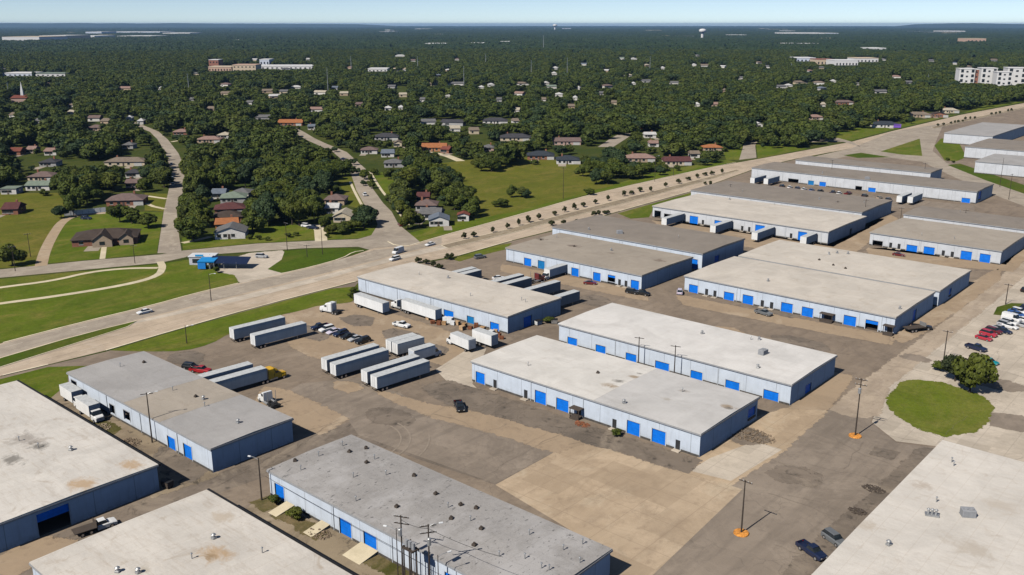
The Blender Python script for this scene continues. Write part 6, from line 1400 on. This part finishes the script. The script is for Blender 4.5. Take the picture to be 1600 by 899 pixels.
def tree(p, h, rad, label, group=None, name='tree', cat='tree', crowns=CROWNS, seed=None):
    r = random.Random(seed if seed is not None else int(p[0] * 91 + p[1] * 17))
    t = thing(name, label, cat, (p[0], p[1], 0), r.uniform(0, 6.28), group)
    c = link('crown', r.choice(crowns), t); c.scale = (rad / 5, rad / 5 * r.uniform(.85, 1.1), h / 10)
    k = link('trunk', r.choice(TRUNKS), t); k.scale = (rad / 5, rad / 5, h / 10)
    return t
HAND = [(20, 416, 8.5, 4.6, 'round dark tree beside the pole at the left edge'), (96, 341, 6, 3.4, 'dense tree at the left end of the white fence'), (188, 348, 8.5, 4.2, 'tree in front of the brick house by the white fence'), (206, 350, 7.5, 4, 'tree in front of the brick house nearest the winding street'), (232, 356, 6.5, 4.2, 'low spreading tree shading the winding street corner'),
        (301, 372, 9.5, 4.8, 'tall dark tree at the corner left of the white gabled house'), (292, 350, 9, 5, 'tree beside the winding street left of the orange house'), (310, 356, 8.5, 4.6, 'tree close to the left of the brick row'), (298, 330, 9, 5, 'tree by the winding street left of the maroon roof'), (576, 350, 8.5, 5, 'big round tree at the mouth of the middle street'), (566, 343, 7, 4, 'tree behind the big round one at the middle street mouth'),
        (520, 366, 4.5, 3.2, 'low bushy tree before the cream gabled house'), (535, 366, 5, 3.4, 'bushy tree right of the low one before the cream gabled house'), (655, 354, 6, 3, 'dark tree at the corner left of the pale grey roofed house'), (800, 309, 7, 2.6, 'slender taller tree in the meadow clump'), (815, 308, 5.5, 3.6, 'wide tree in the meadow clump'), (823, 310, 4.5, 3, 'low tree at the right of the meadow clump'), (783, 324, 4.5, 3.8, 'lone bushy tree on the lower meadow edge'),
        (920, 305, 3.6, 3.2, 'low bush tree at the meadow corner by the boulevard'), (752, 268, 7, 4.5, 'dark tree at the top of the meadow, left one'), (768, 267, 7.5, 4.6, 'dark tree at the top of the meadow, middle one'), (783, 262, 7, 4.3, 'dark tree at the top of the meadow, right one'), (1424, 194, 7, 3.2, 'small tree between the purple panelled building and the tan house'), (740, 340, 9, 5, 'tall tree at the lower left corner of the meadow'), (722, 332, 9, 5, 'tall tree left of the lower meadow corner'), (700, 322, 9.5, 5.4, 'broad tree behind the grey roofed houses right of the middle street'), (712, 312, 10, 5.6, 'large tree between the grey roofed houses and the meadow'), (728, 318, 9, 5, 'large tree on the left meadow edge'), (735, 332, 8, 4.6, 'dark tree lowest on the left meadow edge'), (690, 305, 9.5, 5.5, 'broad tree above the maroon roofed house'), (640, 318, 7, 4, 'tree beside the footpath right of the middle street'), (632, 302, 6.5, 3.8, 'small tree beside the footpath higher up the middle street'), (706, 296, 10, 5.8, 'tall merged tree at the meadow side of the wood')]
T_ = [tree(gp(x, y), h, r, lab) for x, y, h, r, lab in HAND]
isl = gp(1515, 614); t = tree(isl, 10.5, 4.4, 'large tree on the round grass island with open branches', crowns=LOOSE, seed=5)
for c_ in t.children:
    if c_.name.startswith('crown'): c_.scale.z *= 1.12; c_.location.z = -1.3
tree(gp(1492, 596), 7, 3.4, 'smaller dark leaning tree behind the large island tree', crowns=DARKC)
tree(gp(1468, 580), 2.4, 2.3, 'low shrub at the edge of the island beside the slim pole', crowns=GBUSH, cat='shrub', name='shrub')
for x, y, lab in ((318, 420, 'left shrub beside the blue canopy'), (303, 412, 'dark shrub at the corner of the car wash'), (296, 407, 'low shrub by the white roof of the car wash'), (340, 427, 'low shrub in front of the open shed'), (549, 466, 'dark shrub at the corner of the cluttered warehouse'), (553, 458, 'second dark shrub at the corner of the cluttered warehouse'), (964, 681, 'small green shrub by the two-tone warehouse door'), (858, 505, 'weedy shrub at the shaded end of the cluttered warehouse'), (432, 789, 'weedy shrub at the left door of the spotted grey warehouse'), (463, 812, 'weedy shrub between the concrete ramps'), (405, 375, 'clipped hedge piece right of the white gabled house'), (390, 374, 'clipped hedge piece beside the white gabled house'), (418, 376, 'hedge piece farther right of the white gabled house'), (462, 369, 'round bush in the yard left of the bushy driveway'), (452, 371, 'lower round bush in the yard left of the bushy driveway'), (512, 372, 'bush right of the bushy driveway'), (1481, 252, 'shrub on the lawn corner of the cross road'), (1490, 255, 'dark shrub at the tip of the cross road lawn')):
    tree(gp(x, y), rnd.uniform(1.6, 2.6), rnd.uniform(1.3, 2.0), lab, crowns=GBUSH, cat='shrub', name='shrub')
GM = 'small shrubs along the boulevard median'
MEDB = [(810, 353), (825, 348), (842, 344), (867, 337), (882, 332), (897, 328), (912, 324), (975, 307), (987, 304), (1000, 300), (1017, 299.5), (1076, 282), (1089, 278.5), (1102, 275), (1112, 274), (793, 358), (770, 364), (740, 371), (725, 374), (930, 319), (950, 314), (1040, 293), (1060, 287), (1128, 271),
        (1465, 197.5), (1474, 196.5), (1486, 194), (1492, 193), (1497, 192), (1504, 191), (1508, 188), (1516, 187), (1523, 186), (1549, 180), (1556, 179), (1562, 178), (1575, 175), (1580, 174)]
for x, y in MEDB:
    tree(gp(x, y), rnd.uniform(2.2, 3.6), rnd.uniform(1.0, 1.7), 'small dark shrub on the planted boulevard median', GM, crowns=BUSH, cat='shrub', name='shrub')
for x, y in [(653, 411), (666, 413), (677, 418), (686, 421), (700, 406), (706, 404), (862, 353), (881, 351), (901, 350), (1102, 289), (1110, 290), (928, 338), (935, 337), (945, 335), (950, 334)]:
    tree(gp(x, y), rnd.uniform(1.8, 2.8), rnd.uniform(1.0, 1.6), 'small dark shrub on the near kerb of the boulevard', 'small shrubs along the near boulevard kerb', crowns=BUSH, cat='shrub', name='shrub')

def mid(A, B, k=.28): return [(a[0] + (b[0] - a[0]) * k, a[1] + (b[1] - a[1]) * k) for a, b in zip(A, B)] + [(b[0] + (a[0] - b[0]) * .12, b[1] + (a[1] - b[1]) * .12) for a, b in zip(A, B)][::-1]
CLEAR += [mid(S1L[:9], S1R[:9]), mid(S2L[:6], S2R[:6]), mid(S2L[8:10], S2R[8:10]), mid(S2L[11:13], S2R[11:13]),
 [(-50, 306), (92, 306), (104, 326), (90, 352), (64, 414), (-50, 420)], [(62, 414), (88, 366), (104, 342), (165, 326), (250, 334), (246, 396)], [(228, 303), (262, 303), (257, 331), (228, 329)],
 [(286, 391), (284, 374), (340, 378), (400, 366), (480, 350), (515, 372), (590, 358), (600, 364), (500, 375)], [(528, 281), (548, 274), (562, 290), (578, 316), (560, 324), (545, 320)], [(584, 272), (600, 282), (610, 298), (600, 302)],
 [(606, 378), (640, 363), (700, 352), (740, 342), (800, 325), (900, 304), (950, 295), (900, 318), (690, 368), (640, 382)], [(738, 296), (724, 262), (740, 272), (790, 268), (805, 257), (850, 258), (892, 262), (900, 282), (955, 297), (900, 312), (800, 334), (745, 334), (752, 316)],
 [(690, 252), (708, 244), (735, 262), (718, 262)], [(936, 229), (956, 217), (972, 211), (986, 212), (962, 228)], [(1000, 205), (1028, 205), (1028, 226), (1008, 222)], [(1136, 250), (1132, 241), (1158, 234), (1164, 226), (1184, 226), (1188, 232), (1240, 230), (1262, 232), (1200, 244)],
 [(1305, 220), (1310, 207), (1345, 202), (1395, 200), (1450, 186), (1500, 178), (1597, 158), (1597, 161), (1395, 203), (1330, 219)], [(530, 143), (545, 141), (545, 156), (530, 156)], [(620, 134), (635, 134), (635, 154), (622, 154)], [(215, 190), (228, 192), (258, 222), (250, 222)],
 [(40, 243), (92, 243), (92, 258), (40, 258)], [(88, 250), (165, 250), (165, 257), (88, 257)], [(205, 230), (235, 228), (235, 240), (205, 238)], [(735, 205), (760, 203), (760, 220), (735, 220)], [(470, 205), (520, 224), (514, 230), (468, 212)], [(560, 245), (600, 250), (600, 262), (560, 260)], [(910, 232), (945, 236), (930, 244), (905, 240)]]
BND = [(-400, 450), (-200, 434), (4, 420), (130, 407), (250, 397), (285, 390), (400, 379), (500, 374), (600, 365), (640, 372), (690, 366), (800, 336), (910, 305), (1020, 279), (1110, 259), (1200, 243), (1330, 219), (1395, 203), (1500, 177), (1597, 159), (1750, 128), (2000, 90)]
def ybound(x):
    for (xa, ya), (xb, yb) in zip(BND, BND[1:]):
        if xa <= x <= xb: return ya + (yb - ya) * (x - xa) / (xb - xa)
    return 430 if x < 0 else 90
BB = [(min(p[0] for p in P), max(p[0] for p in P), min(p[1] for p in P), max(p[1] for p in P), P) for P in CLEAR]
def blocked(p, h, r):
    x, y = pj(p); xt, yt = pj(Vector((p[0], p[1], h))); k = r * FPX / (Vector(p) - Vector((0, 0, CAMH))).length
    for sx in (-.92, -.45, 0, .45, .92):
        for ty in (.08, .35, .6, .82, 1.0):
            X = x + sx * k; Y = y + (yt - y) * ty
            for a, b, c, d, P in BB:
                if a <= X <= b and c <= Y <= d and inpoly(X, Y, P): return True
    return False
cand = []; r = random.Random(11)
def wedge(x, y, mar=R(38)): return abs(math.atan2(Vector((x, y, 0)).dot(RGT), Vector((x, y, 0)).dot(FWD))) < mar
SP = 8.8; near_pts = []
d0, d1 = 230.0, 3000.0
def grid(sp, dmin, dmax):
    """jittered points over the survey wedge"""
    a = dmin
    while a < dmax:
        n = max(1, int(2 * R(37) * a / sp))
        for k in range(n):
            th = -R(37) + 2 * R(37) * (k + r.random()) / n; dd = a + r.uniform(0, sp)
            v = FWD * math.cos(th) + RGT * math.sin(th); yield v.x * dd, v.y * dd, dd
        a += sp
for x, y, d in grid(SP, d0, 3000):
    p = Vector((x, y, 0)); X, Y = pj(p)
    if Y > ybound(X) - 1.5: continue
    nz = mnoise.noise(Vector((x * .006, y * .006, 1.3))); 
    if d > 900 and r.random() < .12: continue
    if r.random() < .08 + max(0, nz - .2) * .9: continue
    big = .5 + mnoise.noise(Vector((x * .02, y * .02, 7.7)))
    h = r.uniform(6.5, 12) + 2.5 * big; rad = (r.uniform(3.6, 6.8) + 1.4 * big) * (1.12 if d > 700 else 1)
    if 880 < X < 1140 and Y > ybound(X) - 42: h *= .8
    if blocked(p, h, rad):
        for _ in range(3):
            h *= .72; rad *= .74
            if not blocked(p, h, rad): break
        else: continue
    cand.append((d, x, y, h, rad))
cand.sort()
KEEP = 270
def zone(X, Y):
    if Y > ybound(X) - 45 and 880 < X < 1150: return 'bushy tree in the green belt along the boulevard', 'trees of the belt along the boulevard'
    if X < 285: return 'leafy tree in the yards around the winding left street', 'trees around the winding street'
    if X < 560: return 'dense tree in the woods between the two side streets', 'trees between the two side streets'
    if X < 760: return 'leafy tree in the yards right of the middle street', 'trees right of the middle street'
    if X < 1150: return 'tree among the houses behind the meadow', 'trees behind the meadow'
    return 'tree in the woods above the far boulevard', 'trees above the far boulevard'
inframe = [q for q in cand if -10 < pj((q[1], q[2], 0))[0] < 1610][:KEEP]; ids = set(map(id, inframe))
for d, x, y, h, rad in inframe:
    lab, gr = zone(*pj((x, y, 0))); tree((x, y), h, rad, lab, gr)
# everything farther reads as one wood
def scatter(name, pts, sources, label, cat):
    me = bpy.data.meshes.new(name); me.from_pydata([(p[0], p[1], p[2]) for p in pts], [], [])
    for nm, ty, vals in (('sxy', 'FLOAT', [p[3] for p in pts]), ('sz', 'FLOAT', [p[4] for p in pts]), ('rz', 'FLOAT', [p[5] for p in pts]), ('vi', 'INT', [p[6] for p in pts])):
        me.attributes.new(nm, ty, 'POINT').data.foreach_set('value', vals)
    o = link(name, me); tag(o, label, cat, kind='stuff')
    lib = bpy.data.collections.new(name + '_kinds')
    for i, s in enumerate(sources):
        q = bpy.data.objects.new('%s_kind_%02d' % (name, i), s); lib.objects.link(q)
    g = bpy.data.node_groups.new(name, 'GeometryNodeTree'); g.interface.new_socket('Geometry', in_out='INPUT', socket_type='NodeSocketGeometry'); g.interface.new_socket('Geometry', in_out='OUTPUT', socket_type='NodeSocketGeometry')
    N, L = g.nodes, g.links; gi, go = N.new('NodeGroupInput'), N.new('NodeGroupOutput'); ip = N.new('GeometryNodeInstanceOnPoints'); ci = N.new('GeometryNodeCollectionInfo')
    ci.inputs['Collection'].default_value = lib; ci.inputs['Separate Children'].default_value = True; ci.inputs['Reset Children'].default_value = True
    ip.inputs['Pick Instance'].default_value = True
    def at(nm, ty):
        a = N.new('GeometryNodeInputNamedAttribute'); a.data_type = ty; a.inputs['Name'].default_value = nm; return a.outputs['Attribute']
    cs, cr = N.new('ShaderNodeCombineXYZ'), N.new('ShaderNodeCombineXYZ')
    sx = at('sxy', 'FLOAT'); L.new(sx, cs.inputs[0]); L.new(sx, cs.inputs[1]); L.new(at('sz', 'FLOAT'), cs.inputs[2]); L.new(at('rz', 'FLOAT'), cr.inputs[2])
    L.new(gi.outputs[0], ip.inputs['Points']); L.new(ci.outputs[0], ip.inputs['Instance']); L.new(at('vi', 'INT'), ip.inputs['Instance Index']); L.new(cs.outputs[0], ip.inputs['Scale']); L.new(cr.outputs[0], ip.inputs['Rotation']); L.new(ip.outputs[0], go.inputs[0])
    o.modifiers.new('scatter', 'NODES').node_group = g
    return o
LOW = [crown_mesh(600 + i, 420, .8, mat=('leaf_mid', 'leaf_mid', 'leaf_warm', 'leaf_mid', 'leaf_cool', 'leaf_mid', 'leaf_mid')[i]) for i in range(7)]
pts = [(x, y, 0, rad / 5, h / 10, r.uniform(0, 6.28), r.randrange(7)) for d, x, y, h, rad in cand if id((d, x, y, h, rad)) not in ids]
ind = {(q[1], q[2]) for q in inframe}
pts = [q for q in pts if (q[0], q[1]) not in ind]
scatter('suburban_wood', pts, LOW, 'dense suburban tree cover stretching from behind the houses towards the horizon', 'wood')
def canopy(seed):
    q = random.Random(seed); n = 22; S = 62.0; tr = [(q.uniform(-S, S), q.uniform(-S, S), q.uniform(4, 7.5), q.uniform(4.5, 12)) for _ in range(150)]
    m = MB(); V = {}
    for i in range(n + 1):
        for j in range(n + 1):
            x = -S + 2 * S * i / n + q.uniform(-1.5, 1.5); y = -S + 2 * S * j / n + q.uniform(-1.5, 1.5); z = -.5
            for a, b, rr, hh in tr:
                dd = ((x - a) ** 2 + (y - b) ** 2) / (rr * rr)
                if dd < 1: z = max(z, hh * math.sqrt(1 - dd * .8))
            V[i, j] = len(m.v); m.v.append((x, y, z))
    for i in range(n):
        for j in range(n): m.f.append((V[i, j], V[i + 1, j], V[i + 1, j + 1], V[i, j + 1]))
    return m.mesh('canopy', 'leaf_far')
CAN = [canopy(s) for s in range(6)]
pts = []
for x, y, d in grid(84, 2700, 12500):
    if r.random() < .1: continue
    pts.append((x, y, r.uniform(-.5, .2), r.uniform(.8, 1.1), r.uniform(.8, 1.25), r.uniform(0, 6.28), r.randrange(6)))
for x, y, d in grid(330, 12500, 38000):
    if r.random() < .12: continue
    pts.append((x, y, r.uniform(-.5, .2), r.uniform(3.2, 4.4), r.uniform(1.0, 2.0), r.uniform(0, 6.28), r.randrange(6)))
scatter('distant_wood', pts, CAN, 'endless dark wood fading towards the horizon', 'wood')

# ------------------------------------------------------------------ air, light, camera
hz = MB().box(-41500, 41500, -41500, 41500, -1, 117)
hm = bpy.data.materials.new('haze'); hm.use_nodes = True; nt = hm.node_tree; nt.nodes.remove(nt.nodes['Principled BSDF'])
pv = nt.nodes.new('ShaderNodeVolumePrincipled'); pv.inputs['Color'].default_value = (.36, .61, 1, 1); pv.inputs['Density'].default_value = 3.3e-5; pv.inputs['Anisotropy'].default_value = .095
nt.links.new(pv.outputs[0], nt.nodes['Material Output'].inputs['Volume'])
tag(link('haze', hz.mesh('haze', hm)), 'thin pale summer haze over the whole plain', 'haze', kind='stuff')
SUN_EL, SUN_AZ = R(45), R(183.5)                              # sun behind the camera's left shoulder; azimuth clockwise from +y
W = bpy.data.worlds.new('World'); SC.world = W; W.use_nodes = True
sky = W.node_tree.nodes.new('ShaderNodeTexSky'); sky.sky_type = 'NISHITA'; sky.sun_disc = False; sky.sun_elevation = SUN_EL; sky.sun_rotation = SUN_AZ; sky.altitude = 200; sky.air_density = .42; sky.dust_density = 0; sky.ozone_density = 0.0
bg = W.node_tree.nodes['Background']; bg.inputs['Strength'].default_value = .095
W.node_tree.links.new(sky.outputs[0], bg.inputs[0])
sl = bpy.data.lights.new('sun', 'SUN'); sl.energy = 5.0; sl.angle = R(.53); sl.color = (1, .93, .82)
so = bpy.data.objects.new('sun', sl); COL.objects.link(so)
sd = Vector((math.sin(SUN_AZ) * math.cos(SUN_EL), math.cos(SUN_AZ) * math.cos(SUN_EL), math.sin(SUN_EL)))
so.rotation_euler = sd.to_track_quat('Z', 'Y').to_euler(); so.location = sd * 400
cd = bpy.data.cameras.new('camera'); co = bpy.data.objects.new('camera', cd); COL.objects.link(co)
co.location = (0, 0, CAMH); co.rotation_euler = (PI / 2 - PITCH, 0, -HEAD)
cd.sensor_width = 36; cd.lens = 36 * FPX / 1600; cd.clip_start = .5; cd.clip_end = 90000
SC.camera = co
SC.view_settings.view_transform = 'Standard'; SC.view_settings.look = 'None'; SC.view_settings.exposure = .06; SC.view_settings.gamma = 1; SC.view_settings.use_curve_mapping = False
SC.cycles.volume_bounces = 0; SC.cycles.max_bounces = 6; SC.cycles.diffuse_bounces = 0; SC.cycles.transparent_max_bounces = 12
